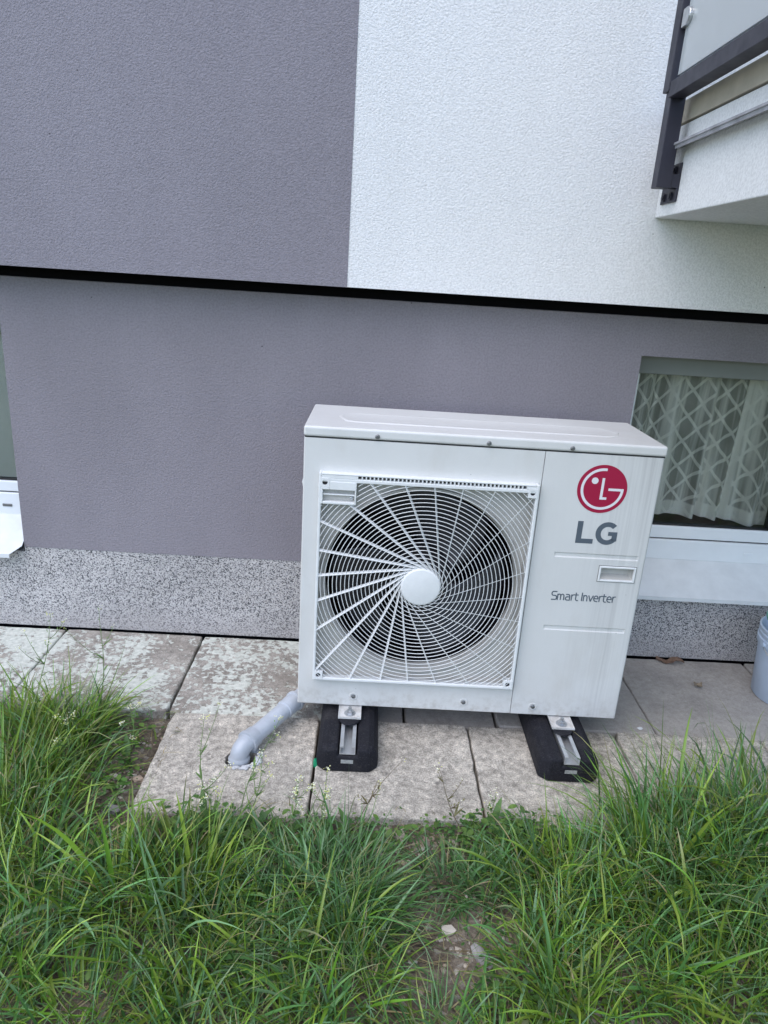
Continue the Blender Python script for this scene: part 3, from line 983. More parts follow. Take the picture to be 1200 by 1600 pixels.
# right front panel: pressed grooves are real dents, cut-out for the handle cup
def right_panel():
    x0, x1 = ux(SEAMX) + 0.0009, UW
    gx0, gx1 = ux(0.694), ux(0.928)
    hx0, hx1, hz0, hz1 = ux(0.824), ux(0.927), 0.444, 0.490
    xs = sorted(set([x0, x0 + .002, gx0, gx0 + 0.003, gx1 - 0.003, gx1, hx0, hx1, x1 - 0.014, x1 - 0.005, x1 - 0.0015, x1]))
    zs = [0.0, 0.003, 0.285, 0.288, 0.297, 0.300, hz0, hz1, 0.509, 0.512, 0.521, 0.524, ZL - 0.002, ZL]
    def dep(x, z):
        for c in (0.2925, 0.5165):
            if abs(z - c) < 0.0055 and gx0 + 0.002 < x < gx1 - 0.002:
                return 0.0028
        y = 0.0
        if x >= x1 - 1e-6: y = 0.014
        elif x >= x1 - 0.0016: y = 0.0045
        elif x >= x1 - 0.0051: y = 0.0012
        if z <= 1e-6: y = max(y, 0.003)
        return y
    bm = bmesh.new()
    g = [[bm.verts.new((x, dep(x, z), z)) for x in xs] for z in zs]
    for j in range(len(zs) - 1):
        for i in range(len(xs) - 1):
            if xs[i] >= hx0 - 1e-6 and xs[i + 1] <= hx1 + 1e-6 and zs[j] >= hz0 - 1e-6 and zs[j + 1] <= hz1 + 1e-6:
                continue
            bm.faces.new((g[j][i], g[j][i + 1], g[j + 1][i + 1], g[j + 1][i]))
    # folded edges
    be = [e for e in bm.edges if e.is_boundary and not (hx0 - 1e-4 < (e.verts[0].co.x + e.verts[1].co.x) / 2 < hx1 + 1e-4 and hz0 - 1e-4 < (e.verts[0].co.z + e.verts[1].co.z) / 2 < hz1 + 1e-4)]
    ret = bmesh.ops.extrude_edge_only(bm, edges=be)
    for v in [q for q in ret['geom'] if isinstance(q, bmesh.types.BMVert)]:
        v.co.y += 0.012
    bmesh.ops.recalc_face_normals(bm, faces=bm.faces)
    me = bpy.data.meshes.new('service_panel')
    bm.to_mesh(me); bm.free()
    sp = link('service_panel', me, M_UNIT_S, ac, smooth=True, auto=R(25))
    # handle cup: rim plus hollow
    cup = MB()
    a, b, c, d_ = hx0, hx1, hz0, hz1
    r = 0.0055
    cup.box(a, a + r, -0.003, 0.01, c, d_); cup.box(b - r, b, -0.003, 0.01, c, d_)
    cup.box(a + r, b - r, -0.0032, 0.01, d_ - r, d_); cup.box(a + r, b - r, -0.0028, 0.01, c, c + r)
    o = cup.build('handle_cup', M_GRILLE, sp, bevel=0.0015)
    h = MB()
    A = [(a + r, 0.004, c + r), (b - r, 0.004, c + r), (b - r, 0.004, d_ - r), (a + r, 0.004, d_ - r)]
    B = [(a + r + .008, 0.022, c + r + .010), (b - r - .008, 0.022, c + r + .010), (b - r - .003, 0.024, d_ - r), (a + r + .003, 0.024, d_ - r)]
    h.add(A + B, [(0, 1, 5, 4), (1, 2, 6, 5), (2, 3, 7, 6), (3, 0, 4, 7), (4, 5, 6, 7)])
    h.build('handle_hollow', M_INNER, sp)  # greyer than the rim: shade of the hollow put into its colour
    MB().box(a - 0.0016, b + 0.0016, -0.0006, -0.0001, c - 0.0016, c).box(a - 0.0016, b + 0.0016, -0.0006, -0.0001, d_, d_ + 0.0016).box(a - 0.0016, a, -0.0006, -0.0001, c, d_).box(b, b + 0.0016, -0.0006, -0.0001, c, d_).build('handle_gap', M_SCREW, sp)
    return sp
panel = right_panel()

# lid with pressed plateau
def lid():
    x0, x1, y0, y1 = -UW - 0.0015, UW + 0.0015, -0.0025, UD
    z0, z1 = ZL + 0.0035, UH
    mb = MB()
    mb.box(x0, x1, y0, y1, z0, z1)
    l = mb.build('lid', M_UNIT, ac, bevel=0.0065, seg=4)
    p = [(-0.395, 0.150), (-0.372, 0.086), (-0.345, 0.078), (0.345, 0.080), (0.372, 0.092), (0.392, 0.142), (0.362, 0.200), (0.33, 0.206), (-0.345, 0.208), (-0.375, 0.200)]
    q = MB()
    n = len(p)
    cx, cy = 0.0, 0.145
    def ins(a, d):
        return (a[0] - math.copysign(d, a[0] - cx), a[1] - math.copysign(d, a[1] - cy) if abs(a[1] - cy) > d else a[1])
    vs = []
    for d_, z in ((0, z1 - 0.0005), (0.0015, z1 + 0.0008), (0.004, z1 + 0.0018), (0.007, z1 + 0.0020), (0.011, z1 + 0.0012), (0.015, z1 + 0.0006)):
        vs += [(*ins(a, d_), z) for a in p]
    fs = []
    for k in range(5):
        fs += [(k * n + i, k * n + (i + 1) % n, (k + 1) * n + (i + 1) % n, (k + 1) * n + i) for i in range(n)]
    fs.append(tuple(5 * n + i for i in range(n)))
    q.add(vs, fs)
    q.build('lid_pressing', M_UNIT, l, smooth=True, auto=R(50))
    MB().box(-UW + 0.002, UW - 0.002, 0.002, UD - 0.006, ZL - 0.0005, ZL + 0.0036).build('lid_gap', M_GASK, l)
    return l
LID = lid()

def screw(x, z, y, parent, r=0.0062, m=M_SCREW, dim=True):
    s = MB().lathe([(r, -0.0005), (r, -0.0022), (r * 0.8, -0.0032), (r * 0.78, -0.0062), (r * 0.55, -0.0068), (r * 0.5, -0.0045)], (x, y, z), axis=1, seg=14)
    o = s.build('screw', m, parent, smooth=True, auto=R(40))
    return o
for x in (0.190, 0.481, 0.700):
    screw(ux(x), 0.816, -0.0025, LID)
for x, z in ((0.164, 0.033), (0.490, 0.032), (0.697, 0.029)):
    screw(ux(x), z, 0.001, ac)
    MB().lathe([(0.0135, -0.0002), (0.0115, -0.0018), (0.0085, -0.0015), (0.0065, 0.0006)], (ux(x), 0, z), axis=1, seg=24, caps=False).build('screw_dimple', M_UNIT, ac, smooth=True)

# side handle at the left
hb = MB()
hb.prism([(-UW - 0.012, 0.655), (-UW + 0.002, 0.70), (-UW + 0.002, 0.63), (-UW - 0.008, 0.638)], 1, 0.09, 0.20)
hb.build('side_handle', M_GRILLE, ac, bevel=0.003)

# ---- grille
GX0, GX1, GZ0, GZ1 = ux(0.043), ux(0.625), 0.095, 0.716
GY = -0.021
bx0, bx1, bz0, bz1 = GX0 + 0.0075, GX1 - 0.0085, GZ0 + 0.009, GZ1 - 0.024
gm = MB()
gm.box(GX0, bx0, GY, 0.0005, GZ0, GZ1)
gm.box(bx1, GX1, GY, 0.0005, GZ0, GZ1)
gm.box(bx0, bx1, GY, 0.0005, GZ0, bz0)
gm.box(bx0, bx1, GY, 0.0005, bz1, GZ1 - 0.0135)      # top bar under the vent slots
gm.box(bx0, bx1, GY, 0.0005, GZ1 - 0.0055, GZ1)      # top bar above the vent slots
grille = gm.build('grille', M_GRILLE, ac, bevel=0.0022)
# pillars between the vent slots
vm = MB()
sx0, sx1 = ux(0.146), ux(0.590)
ns = 42
pitch = (sx1 - sx0) / ns
vm.box(bx0, sx0, GY, 0.0004, GZ1 - 0.0135, GZ1 - 0.0055)
vm.box(sx1, bx1, GY, 0.0004, GZ1 - 0.0135, GZ1 - 0.0055)
for i in range(1, ns):
    x = sx0 + i * pitch
    vm.box(x - 0.0018, x + 0.0018, GY + 0.0006, 0.0004, GZ1 - 0.0135, GZ1 - 0.0055)
vm.build('vent_slots', M_GRILLE, grille)
MB().box(sx0 - .002, sx1 + .002, -0.006, -0.003, GZ1 - 0.0140, GZ1 - 0.0050).build('vent_shade_backing', M_FAN, grille)  # black sheet added to paint the shade inside the slots
# handle cup in the top left corner
hx1, hz0 = ux(0.143), 0.631
hc = MB()
hc.box(GX0 + 0.0290, hx1, GY - 0.001, -0.004, 0.671, bz1 + 0.002)
hc.box(bx0 - 0.001, GX0 + 0.0290, GY - 0.001, -0.004, 0.671, 0.6775)
hc.box(bx0 - 0.001, bx0 + 0.004, GY - 0.001, -0.004, hz0, 0.671)
hc.box(hx1 - 0.004, hx1, GY - 0.001, -0.004, hz0, 0.671)
hc.box(bx0 + 0.004, hx1 - 0.004, GY - 0.0008, -0.004, hz0, 0.638)
hc.box(bx0 + 0.004, hx1 - 0.004, GY + 0.004, -0.004, 0.6545, 0.6585)
hcup = hc.build('handle_cup', M_GRILLE, grille, bevel=0.0015)
MB().box(bx0 + 0.004, hx1 - 0.004, -0.0045, -0.0035, 0.638, 0.671).build('handle_back', M_INNER, grille)
screw(hx1 - 0.013, 0.646, -0.0045, grille, 0.0058, M_ALU)
# corner tabs with bored holes
for (cx, cz) in ((GX0 + 0.0165, GZ1 - 0.026), (GX1 - 0.0165, GZ1 - 0.0235), (GX0 + 0.0165, GZ0 + 0.0165), (GX1 - 0.0165, GZ0 + 0.0165)):
    r0, r1 = 0.0072, 0.0125
    n = 24
    vs, fs = [], []
    for i in range(n):
        a = 2 * math.pi * i / n
        c, s_ = math.cos(a), math.sin(a)
        k = min(r1 / max(abs(c), 1e-6), r1 / max(abs(s_), 1e-6))
        vs += [(cx + c * k, -0.002, cz + s_ * k), (cx + c * k, GY - 0.0012, cz + s_ * k), (cx + c * r0, GY - 0.0012, cz + s_ * r0), (cx + c * r0 * .9, GY + 0.012, cz + s_ * r0 * .9)]
    for i in range(n):
        j = (i + 1) % n
        for q in range(3):
            fs.append((i * 4 + q, j * 4 + q, j * 4 + q + 1, i * 4 + q + 1))
    tab = MB().add(vs, fs).build('corner_tab', M_GRILLE, grille)
    MB().lathe([(0.0069, GY + 0.0035), (0.0069, GY + 0.006)], (cx, 0, cz), axis=1, seg=16).build('screw_hole_shade', M_FAN, tab)  # black disc in the bore stands in for the shade inside it
# concentric rings, clipped to the frame and the handle cup
hr = 0.054
def inside(x, z):
    if not (bx0 - 0.003 < x < bx1 + 0.003 and bz0 - 0.003 < z < bz1 + 0.003):
        return False
    if x < hx1 - 0.001 and z > hz0 + 0.001:
        return False
    return True
rw, ry0, ry1 = 0.00098, GY + 0.0025, GY + 0.0046
k = 0
r = hr + 0.0085
while r < 0.44:
    n = int(90 + r * 420)
    ok = [inside(HUB[0] + r * math.cos(2 * math.pi * i / n), HUB[1] + r * math.sin(2 * math.pi * i / n)) for i in range(n)]
    start = next((i for i in range(n) if ok[i] and not ok[i - 1]), None)
    runs, cur = [], []
    if start is None:
        if all(ok):
            runs = [list(range(n)) + [0]]
    else:
        for q in range(n):
            i = (start + q) % n
            if ok[i]:
                cur.append(i)
            elif cur:
                runs.append(cur); cur = []
        if cur:
            runs.append(cur)
    for run in runs:
        if len(run) < 2:
            continue
        closed = run[0] == run[-1]
        ids = run[:-1] if closed else run
        vs, fs = [], []
        for i in ids:
            a = 2 * math.pi * i / n
            c, s_ = math.cos(a), math.sin(a)
            for (rr, y) in ((r - rw, ry0 + .0008), (r, ry0), (r + rw, ry0 + .0008), (r + rw * .7, ry1), (r - rw * .7, ry1)):
                vs.append((HUB[0] + c * rr, y, HUB[1] + s_ * rr))
        m_ = len(ids)
        for e in range(m_ if closed else m_ - 1):
            A, B = e * 5, ((e + 1) % m_) * 5
            for q in range(5):
                fs.append((A + q, B + q, B + (q + 1) % 5, A + (q + 1) % 5))
        MB().add(vs, fs).build('ring', M_GRILLE, grille, smooth=True, auto=R(60))
    r += 0.01132
    k += 1
# 24 tangential vanes, leaning with the swirl
for k in range(24):
    D = R(7.5 + 15 * k)
    th = D - math.pi / 2
    dx, dz = math.cos(D), math.sin(D)
    tx, tz = math.cos(th), math.sin(th)
    p0 = (HUB[0] + tx * hr * 0.97, HUB[1] + tz * hr * 0.97)
    s_ = 0.0
    while inside(p0[0] + dx * (s_ + 0.002), p0[1] + dz * (s_ + 0.002)) and s_ < 0.6:
        s_ += 0.002
    p1 = (p0[0] + dx * s_, p0[1] + dz * s_)
    # tangential direction (clockwise as seen from the front) for the back edge
    dep = 0.0082
    lean = dep * math.tan(R(24))
    mid = ((p0[0] + p1[0]) / 2 - HUB[0], (p0[1] + p1[1]) / 2 - HUB[1])
    cwv = Vector((dz, -dx))
    hw = 0.0007
    vs = []
    for (px, pz) in (p0, p1):
        for (off, y) in ((-hw, GY + 0.0015), (hw, GY + 0.0015), (hw + lean, GY + 0.0015 + dep), (-hw + lean, GY + 0.0015 + dep)):
            vs.append((px + cwv.x * off, y, pz + cwv.y * off))
    MB().add(vs, [(0, 1, 2, 3), (7, 6, 5, 4), (0, 4, 5, 1), (1, 5, 6, 2), (2, 6, 7, 3), (3, 7, 4, 0)]).build('vane', M_GRILLE, grille)
MB().lathe([(hr + 0.001, GY + 0.013), (hr + 0.001, GY + 0.0005), (hr - 0.0015, GY - 0.0022), (hr - 0.004, GY - 0.003)], (HUB[0], 0, HUB[1]), axis=1, seg=64).build('hub_cap', M_GRILLE, grille, smooth=True, auto=R(35))

# ---- fan inside
fan = MB().lathe([(0.085, 0.045), (0.088, 0.055), (0.088, 0.13)], (FO[0], 0, FO[1]), axis=1, seg=40).build('fan', M_FAN, ac, smooth=True, auto=R(40))
for b in range(3):
    vs, fs = [], []
    nr, na = 9, 12
    for i in range(nr):
        rr = 0.08 + (0.258 - 0.08) * i / (nr - 1)
        sp = R(74 + 22 * i / (nr - 1))
        for j in range(na):
            a = R(120 * b + 20) + sp * j / (na - 1) + R(26) * (i / (nr - 1)) ** 1.4
            vs.append((FO[0] + rr * math.cos(a), 0.058 + 0.075 * j / (na - 1) + 0.01 * math.sin(math.pi * j / (na - 1)), FO[1] + rr * math.sin(a)))
    for i in range(nr - 1):
        for j in range(na - 1):
            fs.append((i * na + j, i * na + j + 1, (i + 1) * na + j + 1, (i + 1) * na + j))
    bl = MB().add(vs, fs).build('blade', M_FAN, fan, smooth=True)
    so = bl.modifiers.new('solid', 'SOLIDIFY'); so.thickness = 0.003
MB().box(-UW + 0.008, ux(SEAMX), 0.20, 0.206, 0.012, ZL - 0.004).build('coil', M_VOID, ac)
MB().box(ux(SEAMX) - 0.004, ux(SEAMX) + 0.002, 0.02, UD - 0.012, 0.012, ZL - 0.004).build('partition', M_VOID, ac)
MB().lathe([(FO[2] - 0.0165, 0.0502), (FO[2] - 0.0165, 0.10), (FO[2] - 0.012, 0.13), (FO[2] - 0.008, 0.131)], (FO[0], 0, FO[1]), axis=1, seg=96, caps=False).build('fan_shroud', M_VOID, ac, smooth=True)

# ---- badge and lettering
def flat(name, polys, m, parent, y, th=0.0003):
    """polys: list of 2d outlines in the panel plane, built as thin plates"""
    mb = MB()
    for p in polys:
        n = len(p)
        mb.add([(a, y, b) for a, b in p] + [(a, y + th, b) for a, b in p],
               [tuple(range(n)), tuple(range(2 * n - 1, n - 1, -1))] + [(i, n + i, n + (i + 1) % n, (i + 1) % n) for i in range(n)])
    return mb.build(name, m, parent)
def strip(c, r0, r1, a0, a1, n=48):
    out = []
    for i in range(n):
        a, b = R(a0 + (a1 - a0) * i / n), R(a0 + (a1 - a0) * (i + 1) / n)
        out.append([(c[0] + r0 * math.cos(a), c[1] + r0 * math.sin(a)), (c[0] + r1 * math.cos(a), c[1] + r1 * math.sin(a)),
                    (c[0] + r1 * math.cos(b), c[1] + r1 * math.sin(b)), (c[0] + r0 * math.cos(b), c[1] + r0 * math.sin(b))])
    return out
BC = (ux(0.7955), 0.7095)
BR = 0.0668
disc = [(BC[0] + BR * math.cos(2 * math.pi * i / 72), BC[1] + BR * math.sin(2 * math.pi * i / 72)) for i in range(72)]
badge = flat('badge', [disc], M_RED, panel, -0.0007, 0.0005)
badge['label'] = 'round crimson badge with a white face mark'
def q4(x0, x1, z0, z1, c=BC, s=BR):
    return [(c[0] + x0 * s, c[1] + z0 * s), (c[0] + x1 * s, c[1] + z0 * s), (c[0] + x1 * s, c[1] + z1 * s), (c[0] + x0 * s, c[1] + z1 * s)]
mark = strip(BC, 0.755 * BR, 0.86 * BR, 90, 360, 80)
mark += [q4(0.0, 0.09, 0.756, 0.859), q4(0.25, 0.756, -0.051, 0.051), q4(0.7565, 0.86, 0.0005, 0.051)]
mark += [q4(-0.052, 0.052, -0.33, 0.46), q4(-0.052, 0.225, -0.43, -0.331)]
eye = [(BC[0] + BR * (-0.335 + 0.135 * math.cos(2 * math.pi * i / 28)), BC[1] + BR * (0.335 + 0.135 * math.sin(2 * math.pi * i / 28))) for i in range(28)]
flat('badge_mark', mark + [eye], M_BADGE_W, badge, -0.0011, 0.0003)
# bold two letter word mark
lx, lz, lh = ux(0.7455), 0.5535, 0.0635
w = 0.0148
polys = [[(lx, lz), (lx + w, lz), (lx + w, lz + lh), (lx, lz + lh)], [(lx + w, lz), (lx + 0.0475, lz), (lx + 0.0475, lz + 0.0135), (lx + w, lz + 0.0135)]]
letters = flat('lettering', polys, M_TXT, panel, -0.0006)
gc = (lx + 0.0845, lz + lh / 2)
def ell(a0, a1, n):
    o = []
    rx1, rz1, rx0, rz0 = 0.0325, lh / 2 + 0.001, 0.0182, lh / 2 - 0.0125
    for i in range(n):
        a, b = R(a0 + (a1 - a0) * i / n), R(a0 + (a1 - a0) * (i + 1) / n)
        o.append([(gc[0] + rx0 * math.cos(a), gc[1] + rz0 * math.sin(a)), (gc[0] + rx1 * math.cos(a), gc[1] + rz1 * math.sin(a)),
                  (gc[0] + rx1 * math.cos(b), gc[1] + rz1 * math.sin(b)), (gc[0] + rx0 * math.cos(b), gc[1] + rz0 * math.sin(b))])
    return o
gp = ell(46, 318, 60)
gx = gc[0]
gp += [[(gx + 0.0130, gc[1] - 0.0215), (gx + 0.0270, gc[1] - 0.0215), (gx + 0.0270, gc[1] + 0.0050), (gx + 0.0130, gc[1] + 0.0050)],
       [(gx + 0.0020, gc[1] - 0.0062), (gx + 0.0130, gc[1] - 0.0062), (gx + 0.0130, gc[1] + 0.0050), (gx + 0.0020, gc[1] + 0.0050)]]
flat('lettering', gp, M_TXT, panel, -0.0006)
# script line, drawn with round strokes
def arc(cx, cz, rx, rz, a0, a1, n=10):
    return [(cx + rx * math.cos(R(a0 + (a1 - a0) * i / n)), cz + rz * math.sin(R(a0 + (a1 - a0) * i / n))) for i in range(n + 1)]
X_, C_ = 1.0, 1.42          # x-height, cap height
GL = {
 'S': (1.12, [[(1.02, 1.42), (.40, 1.42)] + arc(.38, 1.07, .32, .35, 90, 180, 6)[1:] + arc(.38, 1.07, .32, .33, 180, 270, 6)[1:] + [(.72, .72)] + arc(.74, .36, .32, .36, 90, -90, 10)[1:] + [(.06, 0)]]),
 'm': (1.62, [[(.12, 0), (.12, 1.0)], [(.12, .66)] + arc(.42, .62, .30, .38, 170, 0, 8) + [(.72, 0)], [(.72, .66)] + arc(1.04, .62, .32, .38, 175, 0, 8) + [(1.36, 0)]]),
 'a': (1.12, [[(.14, 1.0), (.52, 1.0)] + arc(.56, .68, .32, .32, 90, 0, 6)[1:] + [(.88, 0)], [(.88, .58), (.40, .58)] + arc(.38, .29, .30, .29, 90, 270, 8)[1:] + [(.88, 0)]]),
 'r': (.74, [[(.12, 0), (.12, 1.0)], [(.12, .6)] + arc(.52, .58, .38, .42, 175, 95, 6) + [(.66, 1.0)]]),
 't': (.78, [[(.22, 1.36), (.22, .32)] + arc(.52, .32, .30, .32, 180, 270, 6)[1:] + [(.70, 0)], [(0, 1.0), (.66, 1.0)]]),
 ' ': (.50, []),
 'I': (.36, [[(.14, 0), (.14, 1.42)]]),
 'n': (1.06, [[(.12, 0), (.12, 1.0)], [(.12, .62)] + arc(.46, .60, .34, .40, 172, 0, 8) + [(.80, 0)]]),
 'v': (.98, [[(.02, 1.0), (.46, 0), (.90, 1.0)]]),
 'e': (1.08, [[(.10, .52), (.92, .52)] + arc(.51, .52, .41, .48, 0, 270, 16)[1:] + [(.84, 0)]]),
}
def script(txt, x, z, size, squeeze, sw):
    mbp = []
    cur = 0.0
    for ch in txt:
        adv, strokes = GL[ch]
        for s in strokes:
            pts = [(x + (cur + a) * size * squeeze, z + b * size) for a, b in s]
            for (a, b) in zip(pts[:-1], pts[1:]):
                d = Vector((b[0] - a[0], b[1] - a[1]))
                if d.length < 1e-7: continue
                d.normalize()
                nn = Vector((-d.y, d.x)) * sw / 2
                e = d * sw * 0.22
                mbp.append([(a[0] - e.x - nn.x, a[1] - e.y - nn.y), (b[0] + e.x - nn.x, b[1] + e.y - nn.y), (b[0] + e.x + nn.x, b[1] + e.y + nn.y), (a[0] - e.x + nn.x, a[1] - e.y + nn.y)])
        cur += adv
    return mbp, cur * size * squeeze
probe, wid = script('Smart Inverter', 0, 0, 1, 1, 0.1)
sz = 0.0172
sq = (0.885 - 0.703) / (wid * sz)
pl_, _ = script('Smart Inverter', ux(0.703), 0.381, sz, sq, 0.0031)
# alternate tiny offsets keep overlapping strokes off one plane
mb = MB()
for i, p in enumerate(pl_):
    y = -0.0006 - 0.00002 * (i % 9)
    mb.add([(a, y, b) for a, b in p] + [(a, y + 0.0004, b) for a, b in p], [(0, 1, 2, 3), (7, 6, 5, 4), (0, 4, 5, 1), (1, 5, 6, 2), (2, 6, 7, 3), (3, 7, 4, 0)])
mb.build('lettering', M_TXT, panel)

# ---- mounting brackets under the unit
for cx in (-0.318, 0.305):
    z = -0.0035
    b = MB()
    b.box(cx - 0.031, cx + 0.031, -0.056, 0.02, z - 0.002, z)
    b.box(cx - 0.031, cx + 0.031, -0.058, -0.056, z - 0.002, z + 0.004)
    b.box(cx - 0.033, cx - 0.031, -0.058, 0.02, z - 0.002, z + 0.0034)
    b.box(cx + 0.031, cx + 0.033, -0.058, 0.02, z - 0.002, z + 0.0034)
    br = b.build('mounting_bracket', M_UNIT, ac)
    MB().lathe([(0.014, z + 0.0002), (0.014, z + 0.0022), (0.0105, z + 0.0025), (0.0105, z + 0.0095), (0.0055, z + 0.010), (0.0052, z + 0.020)], (cx, -0.032, 0), axis=2, seg=6).build('bolt', M_STEEL, br)
    MB().lathe([(0.0165, z + 0.0001), (0.0165, z + 0.0016)], (cx, -0.032, 0), axis=2, seg=24).build('washer', M_STEEL, br)

# ------------------------------------------------------------------ rubber feet
def foot(cx, label, first=None):
    rt = thing('rubber_foot', label, 'support foot', (cx, -0.178, 0.006), 0, 'rubber feet under the heat pump')
    parts = first
    hw, ln, h = 0.086, 0.56, 0.078
    prof = [(-hw, 0), (hw, 0), (hw, 0.034), (hw - 0.005, 0.056), (hw - 0.014, 0.070), (hw - 0.028, h), (0.026, h), (0.026, h - 0.022), (-0.026, h - 0.022), (-0.026, h), (-hw + 0.028, h), (-hw + 0.014, 0.070), (-hw + 0.005, 0.056), (-hw, 0.034)]
    m = MB()
    def section(y, k, kz):
        return [(max(-hw * k, min(hw * k, px)), y, pz * kz) for px, pz in prof]
    secs = [section(0.0, 0.72, 0.93), section(0.022, 1.0, 1.0), section(ln - 0.022, 1.0, 1.0), section(ln, 0.72, 0.93)]
    n = len(prof)
    vs = [p for s in secs for p in s]
    fs = []
    for k in range(3):
        fs += [(k * n + i, k * n + (i + 1) % n, (k + 1) * n + (i + 1) % n, (k + 1) * n + i) for i in range(n)]
    fs.append(tuple(range(n)))
    fs.append(tuple(3 * n + i for i in range(n)))
    m.add(vs, fs)
    m.build('rubber_block', M_RUB, rt, bevel=0.006)
    rl = MB()
    zb = h - 0.0215
    y0, y1 = 0.003, ln - 0.003
    rl.box(-0.0215, 0.0215, y0, y1, zb, zb + 0.002)
    rl.box(-0.0215, -0.0195, y0, y1, zb + 0.002, h + 0.0025)
    rl.box(0.0195, 0.0215, y0, y1, zb + 0.002, h + 0.0025)
    rl.box(-0.0195, -0.0115, y0, y1, h + 0.0005, h + 0.0025)
    rl.box(0.0115, 0.0195, y0, y1, h + 0.0005, h + 0.0025)
    rl.build('mounting_rail', M_ALU, rt)
    # rubber pad under the bracket
    MB().lathe([(0.029, h + 0.0028), (0.031, h + 0.006), (0.029, h + 0.0095)], (0, 0.128, 0), axis=2, seg=32).build('damper_pad', M_RUB, rt, smooth=True, auto=R(40))
    MB().box(-0.017, 0.017, -0.0012, 0.002, 0.030, 0.041).build('reflector', M_LABEL, rt)
    return rt
foot(-0.318, 'black rubber support foot under the fan end of the unit')
foot(0.303, 'black rubber support foot under the lettered end of the unit')

# ------------------------------------------------------------------ drain pipe
dp = thing('drain_pipe', 'grey plastic drain pipe running from a slab hole under the unit', 'pipe', (-0.618, -0.142, 0.0))
o0 = Vector((-0.618, -0.142, 0.0))
A = Vector((-0.621, -0.142, -0.06)); B0 = Vector((-0.620, -0.142, 0.006))
Pb = Vector((-0.594, -0.106, 0.046)); Pc = Vector((-0.499, 0.052, 0.060)); Pd = Vector((-0.43, 0.162, 0.066))
dirp = (Pc - Pb).normalized()
def bez(p0, p1, p2, n):
    return [p0 * (1 - t) ** 2 + p1 * 2 * t * (1 - t) + p2 * t * t for t in [i / n for i in range(n + 1)]]
ctrl = B0 + Vector((0.0, -0.002, 0.034))
elbow = [A] + bez(B0, ctrl, Pb - dirp * 0.012, 12)
loc = lambda ps: [p - o0 for p in ps]
MB().tube(loc(elbow), 0.0262, 28).build('elbow', M_PVC2, dp, smooth=True, auto=R(40))
MB().tube(loc([B0 + Vector((0, 0, -0.012)), B0 + Vector((0, 0, -0.008)), B0 + Vector((0, .001, 0.004)), B0 + Vector((0, .002, 0.008))]), [0.0275, 0.0302, 0.0302, 0.0275], 28).build('collar', M_PVC2, dp, smooth=True, auto=R(35))
s0 = Pb - dirp * 0.016
MB().tube(loc([s0, s0 + dirp * .001, s0 + dirp * 0.009, s0 + dirp * 0.011, s0 + dirp * 0.034, s0 + dirp * 0.0355]), [0.0285, 0.0330, 0.0330, 0.0298, 0.0290, 0.0262], 28).build('socket', M_PVC2, dp, smooth=True, auto=R(30))
MB().tube(loc([Pb, Pc, Pd]), 0.0252, 28).build('pipe', M_PVC, dp, smooth=True, auto=R(40))
s1 = Pb + dirp * 0.150
MB().tube(loc([s1, s1 + dirp * .001, s1 + dirp * 0.05, s1 + dirp * 0.051, s1 + dirp * 0.06, s1 + dirp * 0.061]), [0.0262, 0.0282, 0.0285, 0.0315, 0.0315, 0.0285], 28).build('socket', M_PVC, dp, smooth=True, auto=R(30))

# ------------------------------------------------------------------ bucket
bk = thing('bucket', 'pale blue plastic bucket with a wire handle beside the plinth', 'bucket', (1.207, 0.335, 0.0))
prof = [(0.112, 0.0), (0.115, 0.004), (0.128, 0.185), (0.128, 0.190), (0.134, 0.192), (0.136, 0.214), (0.131, 0.217), (0.1335, 0.222), (0.1345, 0.232), (0.131, 0.236), (0.1355, 0.242), (0.136, 0.252), (0.131, 0.254), (0.128, 0.250), (0.112, 0.008)]
MB().lathe(prof, (0, 0, 0), 2, 64).build('pail', M_BUCKET, bk, smooth=True, auto=R(35))
hp = []
for i in range(25):
    a = R(180 * i / 24)
    hp.append((-0.139 * math.cos(a), -0.012 - 0.125 * math.sin(a), 0.203 - 0.085 * math.sin(a)))
MB().tube(hp, 0.0018, 8).build('wire_handle', M_STEEL, bk, smooth=True)
for s_ in (-1, 1):
    MB().lathe([(0.009, 0.132 * s_), (0.009, 0.141 * s_)], (0, -0.012, 0.203), axis=0, seg=16).build('handle_lug', M_BUCKET, bk)
wt = thing('green_bottle', 'sea green plastic bottle standing in the pale blue bucket', 'bottle', (1.140, 0.345, 0.008))
MB().lathe([(0.030, 0.0), (0.034, 0.006), (0.034, 0.232), (0.030, 0.255), (0.020, 0.271)], (0, 0, 0), 2, 28).build('body', M_GREENP, wt, smooth=True, auto=R(40))
MB().lathe([(0.020, 0.271), (0.030, 0.275), (0.036, 0.288), (0.036, 0.300), (0.028, 0.312), (0.010, 0.316)], (-0.030, 0, 0.0), 2, 28).build('cap', M_GREENP, wt, smooth=True, auto=R(40))

